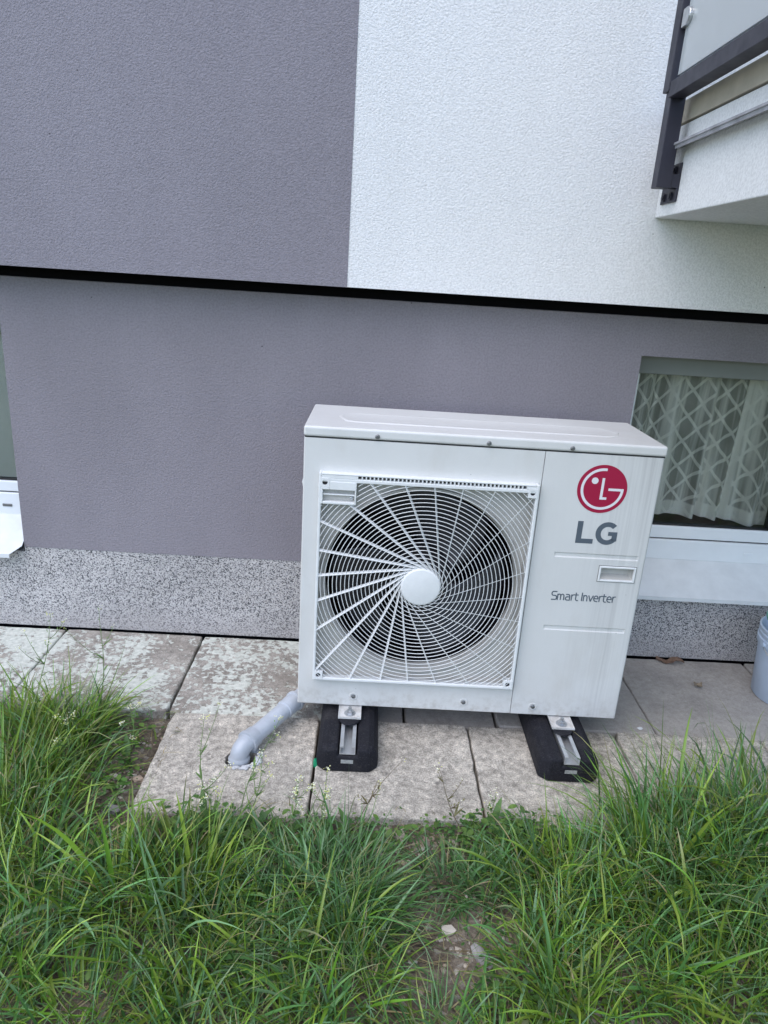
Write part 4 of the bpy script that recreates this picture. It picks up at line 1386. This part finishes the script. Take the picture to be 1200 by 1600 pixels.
# ------------------------------------------------------------------ small debris
def curled_leaf(name, label, x, y, z, ln, wd, rz, m, seed):
    n, k = 14, 7
    vs, fs = [], []
    for i in range(n):
        t = i / (n - 1)
        hw_ = wd * math.sin(math.pi * min(1, t * 0.95 + 0.05)) ** 0.7 * (1 + 0.25 * math.sin(t * 23 + seed))
        for j in range(k):
            s = (j / (k - 1) - 0.5) * 2
            vs.append(((t - 0.5) * ln, s * hw_, 0.006 + abs(s) ** 1.5 * wd * 0.5 * (1 + 0.5 * math.sin(t * 9 + seed)) + 0.006 * math.sin(t * 7 + seed * 2)))
    for i in range(n - 1):
        for j in range(k - 1):
            fs.append((i * k + j, i * k + j + 1, (i + 1) * k + j + 1, (i + 1) * k + j))
    mb = MB().add(vs, fs)
    o = mb.build(name, m, smooth=True)
    so = o.modifiers.new('s', 'SOLIDIFY'); so.thickness = 0.0006
    o.location = (x, y, z); o.rotation_euler = (0, 0, rz)
    tag(o, label, 'leaf')
    return o
curled_leaf('dry_leaf', 'curled brown dead leaf lying against the plinth', 0.868, 0.528, -0.002, 0.105, 0.016, R(-6), M_LEAFD, 1.2)
curled_leaf('dry_leaf', 'small crumpled tan leaf alone on the dark slab', 0.905, 0.368, -0.002, 0.034, 0.014, R(25), M_LEAFD2, 3.4)
sc_ = MB(); lump(sc_, 0, 0, 0, 0.008, 0.006, 0.018, 4.0)
o = sc_.build('plastic_scrap', M_SCRAP); o.location = (-0.404, -0.152, 0.012)
tag(o, 'bright green plastic scrap in the slab joint', 'scrap')
for i, (x, y, lab) in enumerate(((-0.507, 0.098, 'white paint chip on the slab left of the unit'), (0.601, 0.098, 'white paint chip on the slab right of the unit'))):
    m = MB(); lump(m, 0, 0, 0, 0.010, 0.006, 0.003, 7.0 + i)
    o = m.build('paint_chip', M_CHIP); o.location = (x, y, 0.003)
    tag(o, lab, 'chip')
def stone(label, x, y, rx, ry, rz, m, seed):
    mb = MB()
    bm = bmesh.new(); bmesh.ops.create_icosphere(bm, subdivisions=3, radius=1.0)
    vs = []
    for v in bm.verts:
        k = 1 + 0.4 * mnoise.fractal(v.co * 1.1 + Vector((seed, 0, seed)), 1, 2, 3)
        vs.append((v.co.x * rx * k, v.co.y * ry * k, v.co.z * rz * k))
    mb.add(vs, [tuple(v.index for v in f.verts) for f in bm.faces]); bm.free()
    o = mb.build('stone', m, smooth=True, auto=R(30))
    o.location = (x, y, ground_z(x, y) + rz * 0.4); o.rotation_euler = (0.2, 0.1, seed)
    tag(o, label, 'stone')
stone('pinkish white stone at the slab edge below the unit', -0.175, -0.392, 0.020, 0.014, 0.015, M_STONEP, 2.1)
stone('flat grey stone on bare soil at the bottom centre', -0.012, -0.705, 0.026, 0.015, 0.012, M_STONEG, 5.3)
stone('pale stone in bare soil left of the pipe slab', -0.905, -0.335, 0.022, 0.016, 0.012, M_STONEG, 8.8)

# ------------------------------------------------------------------ vegetation
def tinted(name, V, F, C, m, k='stuff'):
    me = bpy.data.meshes.new(name)
    nv, nf = len(V), len(F)
    me.vertices.add(nv)
    me.vertices.foreach_set('co', np.asarray(V, np.float32).ravel())
    w = F.shape[1]
    me.loops.add(nf * w)
    me.loops.foreach_set('vertex_index', F.astype(np.int32).ravel())
    me.polygons.add(nf)
    me.polygons.foreach_set('loop_start', np.arange(0, nf * w, w, dtype=np.int32))
    me.polygons.foreach_set('use_smooth', np.ones(nf, dtype=bool))
    me.update(calc_edges=True)
    at = me.attributes.new('tint', 'FLOAT_COLOR', 'POINT')
    c4 = np.ones((nv, 4), np.float32); c4[:, :3] = C
    at.data.foreach_set('color', c4.ravel())
    o = link(name, me, m)
    if k:
        kind(o, k)
    return o

def on_pave(x, y):
    return (y > 0.045) | ((x > -0.835) & (y > -0.325))

def gz(x, y):
    return np.array([ground_z(a, b) for a, b in zip(x, y)])

def blades(x, y, ln, wd, az, th0, curl, C, C2, S=8):
    """ribbon blades; arrays of length n"""
    n = len(x)
    t = np.linspace(0, 1, S + 1)
    th = th0[:, None] + curl[:, None] * t[None, :] ** 1.4
    azt = az[:, None] + (rng.normal(0, 0.35, n))[:, None] * t[None, :] ** 2
    step = (ln / S)[:, None]
    dx, dy, dz = np.sin(th) * np.cos(azt) * step, np.sin(th) * np.sin(azt) * step, np.cos(th) * step
    z0 = gz(x, y) - 0.004
    px = x[:, None] + np.concatenate([np.zeros((n, 1)), np.cumsum(dx[:, :-1], 1)], 1)
    py = y[:, None] + np.concatenate([np.zeros((n, 1)), np.cumsum(dy[:, :-1], 1)], 1)
    pz = z0[:, None] + np.concatenate([np.zeros((n, 1)), np.cumsum(dz[:, :-1], 1)], 1)
    pz = np.maximum(pz, np.where(on_pave(px, py), 0.010, -0.012) + rng.uniform(0, 0.006, n)[:, None])
    prof = np.clip(0.55 + 1.6 * t, 0, 1) * (1 - t ** 2.6) ** 0.9
    hw = 0.5 * wd[:, None] * prof[None, :]
    tw = az[:, None] + np.pi / 2 + (rng.normal(0, 0.5, n))[:, None] + (rng.normal(0, 0.9, n))[:, None] * t[None, :]
    sx, sy = np.cos(tw), np.sin(tw)
    tilt = rng.normal(0, 0.35, n)[:, None]
    nx_, ny_, nz_ = -np.cos(th) * np.cos(azt), -np.cos(th) * np.sin(azt), np.sin(th)
    fold = 0.45
    V = np.zeros((n, S + 1, 3, 3))
    for k, s in enumerate((-1, 0, 1)):
        V[:, :, k, 0] = px + s * hw * sx + abs(s) * fold * hw * nx_
        V[:, :, k, 1] = py + s * hw * sy + abs(s) * fold * hw * ny_
        V[:, :, k, 2] = pz + s * hw * np.sin(tilt) + abs(s) * fold * hw * nz_
    base = (np.arange(n) * (S + 1) * 3)[:, None, None]
    j = np.arange(S)[None, :, None]
    q = []
    for k in (0, 1):
        a = base + j * 3 + k
        q.append(np.concatenate([a, a + 1, a + 4, a + 3], 2))
    F = np.concatenate(q, 1).reshape(-1, 4)
    tt = (t ** 3)[None, :, None, None]
    CC = C[:, None, None, :] * (1 - tt) + C2[:, None, None, :] * tt
    CC = np.broadcast_to(CC, (n, S + 1, 3, 3))
    return V.reshape(-1, 3), F, CC.reshape(-1, 3)

PAL = np.array([(0.115, 0.245, 0.026), (0.090, 0.210, 0.058), (0.160, 0.275, 0.030), (0.068, 0.160, 0.045), (0.135, 0.250, 0.115), (0.210, 0.300, 0.045)])
DRY = np.array([(0.34, 0.27, 0.13), (0.26, 0.20, 0.10), (0.40, 0.34, 0.19)])

class Pile:
    def __init__(s):
        s.V, s.F, s.C, s.n = [], [], [], 0
    def add(s, V, F, C):
        s.V.append(V); s.F.append(F + s.n); s.C.append(C); s.n += len(V)
    def build(s, name, m, k='stuff'):
        return tinted(name, np.concatenate(s.V), np.concatenate(s.F), np.concatenate(s.C), m, k)

grass = Pile()
def tuft(cx, cy, rad, n, ln, spread=0.45, lean=(0, 0), wd=0.0036, pal=None, curl=1.0, dry=0.09):
    rr = rad * np.sqrt(rng.random(n)); aa = rng.random(n) * 2 * np.pi
    x, y = cx + rr * np.cos(aa), cy + rr * np.sin(aa)
    keep = ~on_pave(x, y)
    x, y, aa, rr = x[keep], y[keep], aa[keep], rr[keep]
    n = len(x)
    if n == 0:
        return
    ox, oy = np.cos(aa) * (0.3 + rr / rad) + lean[0] + rng.normal(0, 0.55, n), np.sin(aa) * (0.3 + rr / rad) + lean[1] + rng.normal(0, 0.55, n)
    az_ = np.arctan2(oy, ox)
    L_ = ln * np.clip(rng.normal(0.85, 0.28, n), 0.3, 1.5)
    th0 = np.abs(rng.normal(0.10, spread * 0.95, n)) + 0.18 * rr / rad
    cu = np.clip(rng.normal(1.05, 0.7, n), 0.05, 2.6) * curl
    W = wd * 1.02 * np.clip(rng.lognormal(0, 0.5, n), 0.4, 2.6)
    pi = rng.integers(0, len(PAL), n) if pal is None else rng.choice(pal, n)
    tv = rng.normal(0.95, 0.30, n)[:, None] * (1 + rng.normal(0, 0.13, 1))
    C = PAL[pi] * np.clip(tv, 0.55, 1.5)
    C2 = C.copy()
    d = rng.random(n) < dry
    C[d] = DRY[rng.integers(0, 3, d.sum())]
    W[d] *= 0.55
    L_[d] *= 0.75
    C2[d] = C[d]
    tip = rng.random(n) < 0.18
    C2[tip] = DRY[rng.integers(0, 3, tip.sum())] * 0.9
    grass.add(*blades(x, y, L_, W, az_, th0, cu, C, C2))

# bare patches (x, y, radius) that keep tufts away
BARE = [(-0.90, -0.20, 0.10), (-0.885, -0.33, 0.09), (-0.21, -0.41, 0.085), (-0.06, -0.40, 0.07), (-0.04, -0.71, 0.12), (-0.11, -0.62, 0.07), (-0.14, -0.52, 0.06), (-0.50, -0.60, 0.05), (-0.84, -0.70, 0.05), (0.03, -0.43, .05)]
def bare(x, y):
    return any((x - a) ** 2 + (y - b) ** 2 < c * c for a, b, c in BARE)

# placed tufts: what the photograph shows
LUSH = [0, 1, 2, 5]
BLUE = [1, 3, 4]
for (x, y, r, n, ln, sp, lean, wd, pal) in [
    (-1.14, -0.03, 0.10, 210, 0.20, 0.5, (0.1, 0), 0.0034, LUSH), (-1.07, -0.06, 0.07, 130, 0.16, 0.55, (0.3, 0), 0.0034, LUSH), (-1.27, -0.06, 0.12, 220, 0.17, 0.5, (0, 0), 0.0034, None),
    (-1.16, -0.16, 0.12, 220, 0.20, 0.5, (0, 0), 0.0036, LUSH), (-1.04, -0.20, 0.07, 110, 0.14, 0.6, (0.2, 0), 0.0034, None),
    (-1.20, -0.33, 0.14, 260, 0.22, 0.5, (0, 0), 0.0038, LUSH), (-1.06, -0.38, 0.10, 170, 0.17, 0.6, (0.2, 0), 0.0038, LUSH), (-1.10, -0.52, 0.13, 240, 0.20, 0.6, (0, 0), 0.0038, None),
    (-0.95, -0.54, 0.09, 160, 0.18, 0.7, (0.2, 0), 0.0042, LUSH), (-0.70, -0.53, 0.08, 180, 0.15, 0.5, (0, 0.1), 0.0046, LUSH), (-0.62, -0.58, 0.08, 190, 0.20, 0.6, (0.3, 0), 0.0046, LUSH),
    (-0.80, -0.62, 0.09, 190, 0.22, 0.7, (-0.2, 0), 0.0044, None), (-0.95, -0.68, 0.10, 190, 0.20, 0.7, (0, 0), 0.0042, None),
    (-0.43, -0.53, 0.09, 200, 0.13, 0.7, (-0.4, 0), 0.0038, BLUE), (-0.31, -0.55, 0.09, 290, 0.155, 0.75, (0.1, 0), 0.0036, BLUE), (-0.36, -0.60, 0.10, 260, 0.20, 0.7, (0, 0), 0.0036, BLUE),
    (-0.26, -0.63, 0.08, 200, 0.18, 0.7, (0.1, -0.2), 0.0034, BLUE), (-0.48, -0.70, 0.09, 170, 0.19, 0.7, (0, 0), 0.0038, None), (-0.30, -0.76, 0.10, 200, 0.18, 0.7, (0, 0), 0.0036, None),
    (-0.62, -0.74, 0.10, 200, 0.21, 0.7, (0, 0), 0.0040, None),
    (-0.06, -0.52, 0.07, 230, 0.115, 0.8, (0, 0), 0.0032, BLUE), (0.02, -0.55, 0.06, 160, 0.12, 0.8, (0, 0), 0.0032, BLUE),
    (0.14, -0.52, 0.08, 170, 0.14, 0.6, (0, 0), 0.0034, None), (0.26, -0.49, 0.08, 200, 0.16, 0.6, (0, 0), 0.0034, LUSH), (0.20, -0.56, 0.10, 240, 0.20, 0.65, (0, 0), 0.0034, None),
    (0.38, -0.47, 0.09, 240, 0.19, 0.6, (0, 0.1), 0.0036, BLUE), (0.48, -0.42, 0.10, 330, 0.26, 0.5, (0, 0.2), 0.0042, LUSH), (0.58, -0.44, 0.10, 340, 0.28, 0.5, (0, 0.2), 0.0044, BLUE),
    (0.70, -0.42, 0.10, 330, 0.30, 0.5, (0.1, 0.2), 0.0046, LUSH), (0.82, -0.44, 0.12, 340, 0.28, 0.5, (0, 0.2), 0.0046, BLUE), (0.40, -0.56, 0.10, 260, 0.21, 0.6, (0, 0), 0.0036, None),
    (0.52, -0.58, 0.11, 290, 0.23, 0.6, (0, 0), 0.0038, BLUE), (0.66, -0.60, 0.12, 290, 0.24, 0.6, (0, 0), 0.0040, LUSH), (0.30, -0.70, 0.11, 250, 0.20, 0.65, (0, 0), 0.0036, None),
    (0.12, -0.72, 0.09, 190, 0.17, 0.7, (0, 0), 0.0036, None), (0.48, -0.74, 0.12, 270, 0.21, 0.65, (0, 0), 0.0038, LUSH), (-0.78, -0.86, 0.09, 150, 0.15, 0.8, (0, 0), 0.0036, None), (-0.98, -0.84, 0.09, 150, 0.16, 0.8, (0, 0), 0.0036, LUSH), (-0.58, -0.88, 0.09, 150, 0.14, 0.8, (0, 0), 0.0034, None), (-0.40, -0.88, 0.08, 130, 0.13, 0.8, (0, 0), 0.0034, None), (-0.11, -0.87, 0.06, 90, 0.12, 0.8, (0, 0), 0.0034, BLUE), (0.0, -0.90, 0.06, 100, 0.13, 0.8, (0, 0), 0.0034, LUSH), (0.14, -0.84, 0.08, 150, 0.19, 0.8, (-0.4, 0), 0.0052, LUSH),
]:
    tuft(x, y, r, n, ln, sp, lean, wd, pal)
# fill: smaller tufts over the lawn
cnt = 0
for i in range(950):
    if i < 300:
        x, y = rng.uniform(-1.35, 1.0), rng.uniform(-1.12, -0.62)
    elif i < 480:
        x, y = rng.uniform(-1.5, 1.1), rng.uniform(-0.7, 0.06)
    else:
        x, y = rng.uniform(-2.3, 2.3), rng.uniform(-1.42, 0.06)
    if bare(x, y) or on_pave(np.array([x]), np.array([y]))[0]:
        continue
    if x > -0.88 and y > (-0.47 if x < 0.16 else -0.38):
        continue
    if -0.22 < x < 0.12 and -0.88 < y < -0.55 and rng.random() < 0.65:
        continue
    if fbm(x, y, 2.6, 21.0) < -0.12 and rng.random() < 0.6:
        continue
    near = (abs(x) < 1.35 and -1.05 < y)
    edge = (x > -0.9 and y > -0.46) or (-1.02 < x < -0.84 and y > -0.5)
    n = int(rng.uniform(16, 34)) if near else int(rng.uniform(14, 26))
    if edge:
        n = n // 3
    tuft(x, y, rng.uniform(0.03, 0.07), n, rng.uniform(0.09, 0.17) * (0.6 if edge else 1), 0.7, (0, 0), rng.uniform(0.0026, 0.0038), None, 1.1, 0.08)
    cnt += 1
grass.build('grass', M_GRASS)['label'] = 'long green grass growing in tufts over the lawn'

# thin seed stalks and straw litter
straw = Pile()
n = 4200
x, y = rng.uniform(-1.6, 1.3, n), rng.uniform(-1.15, 0.05, n)
k_ = ~on_pave(x, y)
x, y = x[k_], y[k_]; n = len(x)
C = DRY[rng.integers(0, 3, n)] * rng.uniform(0.4, 1.0, n)[:, None]
straw.add(*blades(x, y, rng.uniform(0.02, 0.09, n), rng.uniform(0.0012, 0.003, n), rng.random(n) * 6.283, rng.uniform(1.25, 1.6, n), rng.uniform(-0.1, 0.25, n), C, C, S=4))
straw.build('straw_litter', M_STRAW)['label'] = 'dry straw litter on the bare soil'

# pebbles
def pebbles():
    bm = bmesh.new(); bmesh.ops.create_icosphere(bm, subdivisions=1, radius=1.0)
    base = np.array([v.co[:] for v in bm.verts]); faces = np.array([[v.index for v in f.verts] for f in bm.faces]); bm.free()
    P = Pile()
    spots = [(-0.90, -0.22, 0.13, 150), (-0.20, -0.405, 0.10, 170), (-0.05, -0.40, 0.09, 110), (-0.03, -0.70, 0.12, 70), (0.05, -0.40, 0.08, 50), (-0.9, -0.05, 0.1, 60), (-0.45, -0.39, 0.12, 50), (-0.1, -0.6, 0.12, 40)]
    cols = np.array([(0.44, 0.38, 0.31), (0.30, 0.25, 0.20), (0.22, 0.18, 0.14), (0.52, 0.47, 0.40), (0.36, 0.28, 0.21)])
    for (cx, cy, r, n) in spots:
        for i in range(n):
            x, y = cx + rng.normal(0, r * 0.6), cy + rng.normal(0, r * 0.32)
            if on_pave(np.array([x]), np.array([y]))[0]:
                continue
            s = rng.gamma(2.0, 0.0017) + 0.0012
            A = base * (1 + rng.normal(0, 0.2, (len(base), 1))) * s * rng.uniform(0.6, 1.3, 3) * np.array([1, 1, 0.65])
            P.add(A + np.array([x, y, ground_z(x, y) + s * 0.2]), faces, np.tile(cols[rng.integers(0, 5)] * rng.uniform(0.7, 1.1), (len(base), 1)))
    me = P.build('pebbles', M_PEB)
    for p in me.data.polygons:
        p.use_smooth = False
    me['label'] = 'small pale pebbles in the soil along the slabs'
pebbles()

# low ground cover of small round leaves
def leaflet(P, c, d, up, ln, wd, col, n=5):
    """pointed oval leaf along d"""
    d = Vector(d).normalized(); s = d.cross(Vector(up)).normalized(); nn = s.cross(d)
    vs, fs = [], []
    for i in range(n):
        t = i / (n - 1)
        w = wd * 0.5 * math.sin(math.pi * (0.08 + 0.92 * t)) ** 0.8
        p = Vector(c) + d * ln * t - nn * ln * 0.12 * t * t
        for q in (-1, 0, 1):
            vs.append(p + s * q * w + nn * (abs(q) * w * 0.25))
    for i in range(n - 1):
        for q in (0, 1):
            fs.append((i * 3 + q, i * 3 + q + 1, i * 3 + q + 4, i * 3 + q + 3))
    P.add(np.array([v[:] for v in vs]), np.array(fs), np.tile(np.array(col), (len(vs), 1)))

cover = Pile()
HERB = [(0.085, 0.185, 0.040), (0.065, 0.15, 0.04), (0.12, 0.21, 0.045)]
for (cx, cy, rx, ry, n) in [(0.13, -0.40, 0.13, 0.06, 1300), (-0.62, -0.41, 0.16, 0.06, 900), (-0.30, -0.42, 0.14, 0.05, 560), (-0.93, -0.27, 0.06, 0.10, 160), (0.05, -0.80, 0.10, 0.07, 300), (-0.97, -0.10, 0.08, 0.10, 200),
                            (0.3, -0.60, 0.3, 0.15, 500), (-0.6, -0.65, 0.4, 0.12, 500), (-0.03, -0.385, 0.1, 0.03, 120)]:
    for i in range(n):
        x, y = cx + rng.normal(0, rx * 0.6), cy + rng.normal(0, ry * 0.6)
        if x > -0.83 and y > -0.335:
            y = -0.335 - abs(rng.normal(0, 0.02))
        a = rng.random() * 6.283
        e = rng.uniform(-0.1, 0.6)
        ln = rng.uniform(0.006, 0.014) if rng.random() < 0.85 else rng.uniform(0.014, 0.026)
        h = abs(rng.normal(0, 0.022))
        leaflet(cover, (x, y, ground_z(x, y) + 0.006 + h), (math.cos(a) * math.cos(e), math.sin(a) * math.cos(e), math.sin(e)), (0, 0, 1), ln, ln * rng.uniform(0.5, 0.75), np.array(HERB[rng.integers(0, 3)]) * rng.uniform(0.7, 1.3), n=4)
cover.build('ground_cover', M_HERB)['label'] = 'low chickweed leaves between the grass tufts'

# flowering weeds: stem, leaves, seed pods and flower heads
def weed(label, x, y, h, lean, nb, seed, bloom=1.0, leaves=7, brown=0.0):
    rg = random.Random(seed)
    z0 = ground_z(x, y)
    rt = thing('flowering_weed', label, 'weed', (x, y, z0), 0, 'flowering weeds along the slabs')
    sm = MB()
    main = []
    nseg = 9
    for i in range(nseg + 1):
        t = i / nseg
        main.append(Vector((lean[0] * t ** 1.3 + 0.006 * math.sin(t * 6 + seed), lean[1] * t ** 1.3 + 0.005 * math.cos(t * 5 + seed), h * t)))
    sm.tube(main, [0.0016 * (1 - 0.65 * i / nseg) for i in range(nseg + 1)], 5)
    lp, fp = Pile(), Pile()
    gcol = np.array((0.12, 0.21, 0.06)) * (1 - brown) + np.array((0.16, 0.11, 0.06)) * brown
    heads = [(main[-1], 1.0)]
    for b in range(nb):
        t = rg.uniform(0.35, 0.9)
        p = main[int(t * nseg)]
        a = rg.random() * 6.283
        l = h * rg.uniform(0.15, 0.38)
        e = [p + Vector((math.cos(a) * l * s * 0.75, math.sin(a) * l * s * 0.75, l * s * (0.5 + 0.4 * s))) for s in (0, 0.35, 0.7, 1.0)]
        sm.tube(e, [0.0010, 0.0009, 0.0007, 0.0005], 4)
        heads.append((e[-1], 0.7))
        leaflet(lp, p, (math.cos(a), math.sin(a), 0.5), (0, 0, 1), h * 0.09 + 0.008, 0.0045, gcol * rg.uniform(0.8, 1.2))
        for q in range(5):
            s = rg.uniform(0.4, 1.0)
            pp = e[0].lerp(e[-1], s)
            a2 = rg.random() * 6.283
            leaflet(lp, pp, (math.cos(a2), math.sin(a2), 0.6), (0, 0, 1), rg.uniform(0.004, 0.008), 0.0028, gcol * 1.3, n=3)
    for q in range(int(14 * bloom) + 4):
        t = rg.uniform(0.5, 0.97)
        p = main[0].lerp(main[-1], 0) if False else main[min(nseg, int(t * nseg))]
        a2 = rg.random() * 6.283
        leaflet(lp, p + Vector((0, 0, rg.uniform(0, h / nseg))), (math.cos(a2), math.sin(a2), 0.7), (0, 0, 1), rg.uniform(0.005, 0.009), 0.0028, gcol * 1.3, n=3)
    for q in range(leaves):
        a = rg.random() * 6.283
        l = rg.uniform(0.04, 0.085)
        leaflet(lp, (0, 0, 0.004), (math.cos(a), math.sin(a), rg.uniform(0.2, 1.1)), (0, 0, 1), l, l * 0.22, np.array((0.10, 0.20, 0.055)) * rg.uniform(0.8, 1.2), n=7)
    for q in range(3):
        t = rg.uniform(0.2, 0.6); a = rg.random() * 6.283
        leaflet(lp, main[int(t * nseg)], (math.cos(a), math.sin(a), 0.8), (0, 0, 1), rg.uniform(0.02, 0.04), 0.0055, gcol * 1.1, n=6)
    for (hp_, s) in heads:
        for q in range(int((16 if s == 1 else 11) * bloom)):
            off = Vector((rg.gauss(0, 1), rg.gauss(0, 1), rg.gauss(0, 0.8))) * 0.0065 * (1 if s == 1 else 0.7)
            a = rg.random() * 6.283
            col = (0.85, 0.84, 0.74) if rg.random() < 0.6 else (0.62, 0.62, 0.22)
            leaflet(fp, hp_ + off, (math.cos(a), math.sin(a), rg.uniform(-0.2, 0.9)), (0, 0, 1), rg.uniform(0.003, 0.0055), 0.0035, col, n=3)
    st = sm.build('stem', M_STEM_B if brown > 0.5 else M_STEM, rt, smooth=True)
    f = lp.build('foliage', M_HERB, None); f.parent = rt; kind(f, 'stuff')
    if fp.V:
        g = fp.build('flower_heads', M_HERB, None); g.parent = rt; kind(g, 'stuff')
M_STEM = simple('weed_stem', (0.13, 0.20, 0.06), 0.6)
M_STEM_B = simple('weed_stem_brown', (0.13, 0.10, 0.06), 0.7)
WEEDS = [
 ('tall upright white flowering weed standing in front of the pipe hole', -0.665, -0.365, 0.29, (-0.005, 0.02), 3, 1, 1.2, 9, 0),
 ('slanting weed whose white head reaches the pipe top', -0.585, -0.370, 0.24, (0.085, 0.12), 2, 2, 1.0, 7, 0),
 ('bushy leafy weed with white buds below the pipe', -0.62, -0.395, 0.13, (-0.05, 0.01), 4, 3, 1.1, 16, 0),
 ('short leafy weed leaning over the slab toward the elbow', -0.545, -0.385, 0.20, (0.02, 0.05), 3, 4, 1.0, 9, 0),
 ('weed with yellowish buds left of the slab joint', -0.455, -0.385, 0.15, (0.03, 0.02), 5, 5, 1.6, 5, 0),
 ('weed with yellowish buds right of the slab joint, before the fan-end foot', -0.385, -0.395, 0.14, (0.03, 0.0), 5, 6, 1.6, 5, 0),
 ('sprawling thin brown weed over the middle slab', -0.30, -0.375, 0.17, (0.12, 0.06), 4, 7, 0.3, 2, 0.8),
 ('thin dark weed at the front edge of the middle slab', -0.02, -0.375, 0.15, (-0.07, 0.07), 4, 8, 0.25, 2, 0.7),
 ('small weed rooted in the joint before the lettered end', 0.06, -0.355, 0.09, (0.0, 0.03), 4, 9, 0.4, 4, 0.1),
 ('tall thin flowering weed against the plinth at far left', -1.24, -0.02, 0.34, (0.05, 0.06), 4, 10, 0.9, 6, 0),
 ('tall bare weed stem beside the left grass tuft', -1.06, 0.02, 0.36, (0.01, 0.03), 2, 11, 0.5, 5, 0),
 ('white flowering weed at the soil edge of the left slabs', -0.93, -0.14, 0.17, (0.03, 0.03), 3, 12, 1.3, 6, 0),
 ('small white flowering weed in the left grass', -1.07, -0.20, 0.17, (0.02, 0.0), 3, 13, 1.2, 5, 0),
]
for wd_ in WEEDS:
    weed(*wd_)
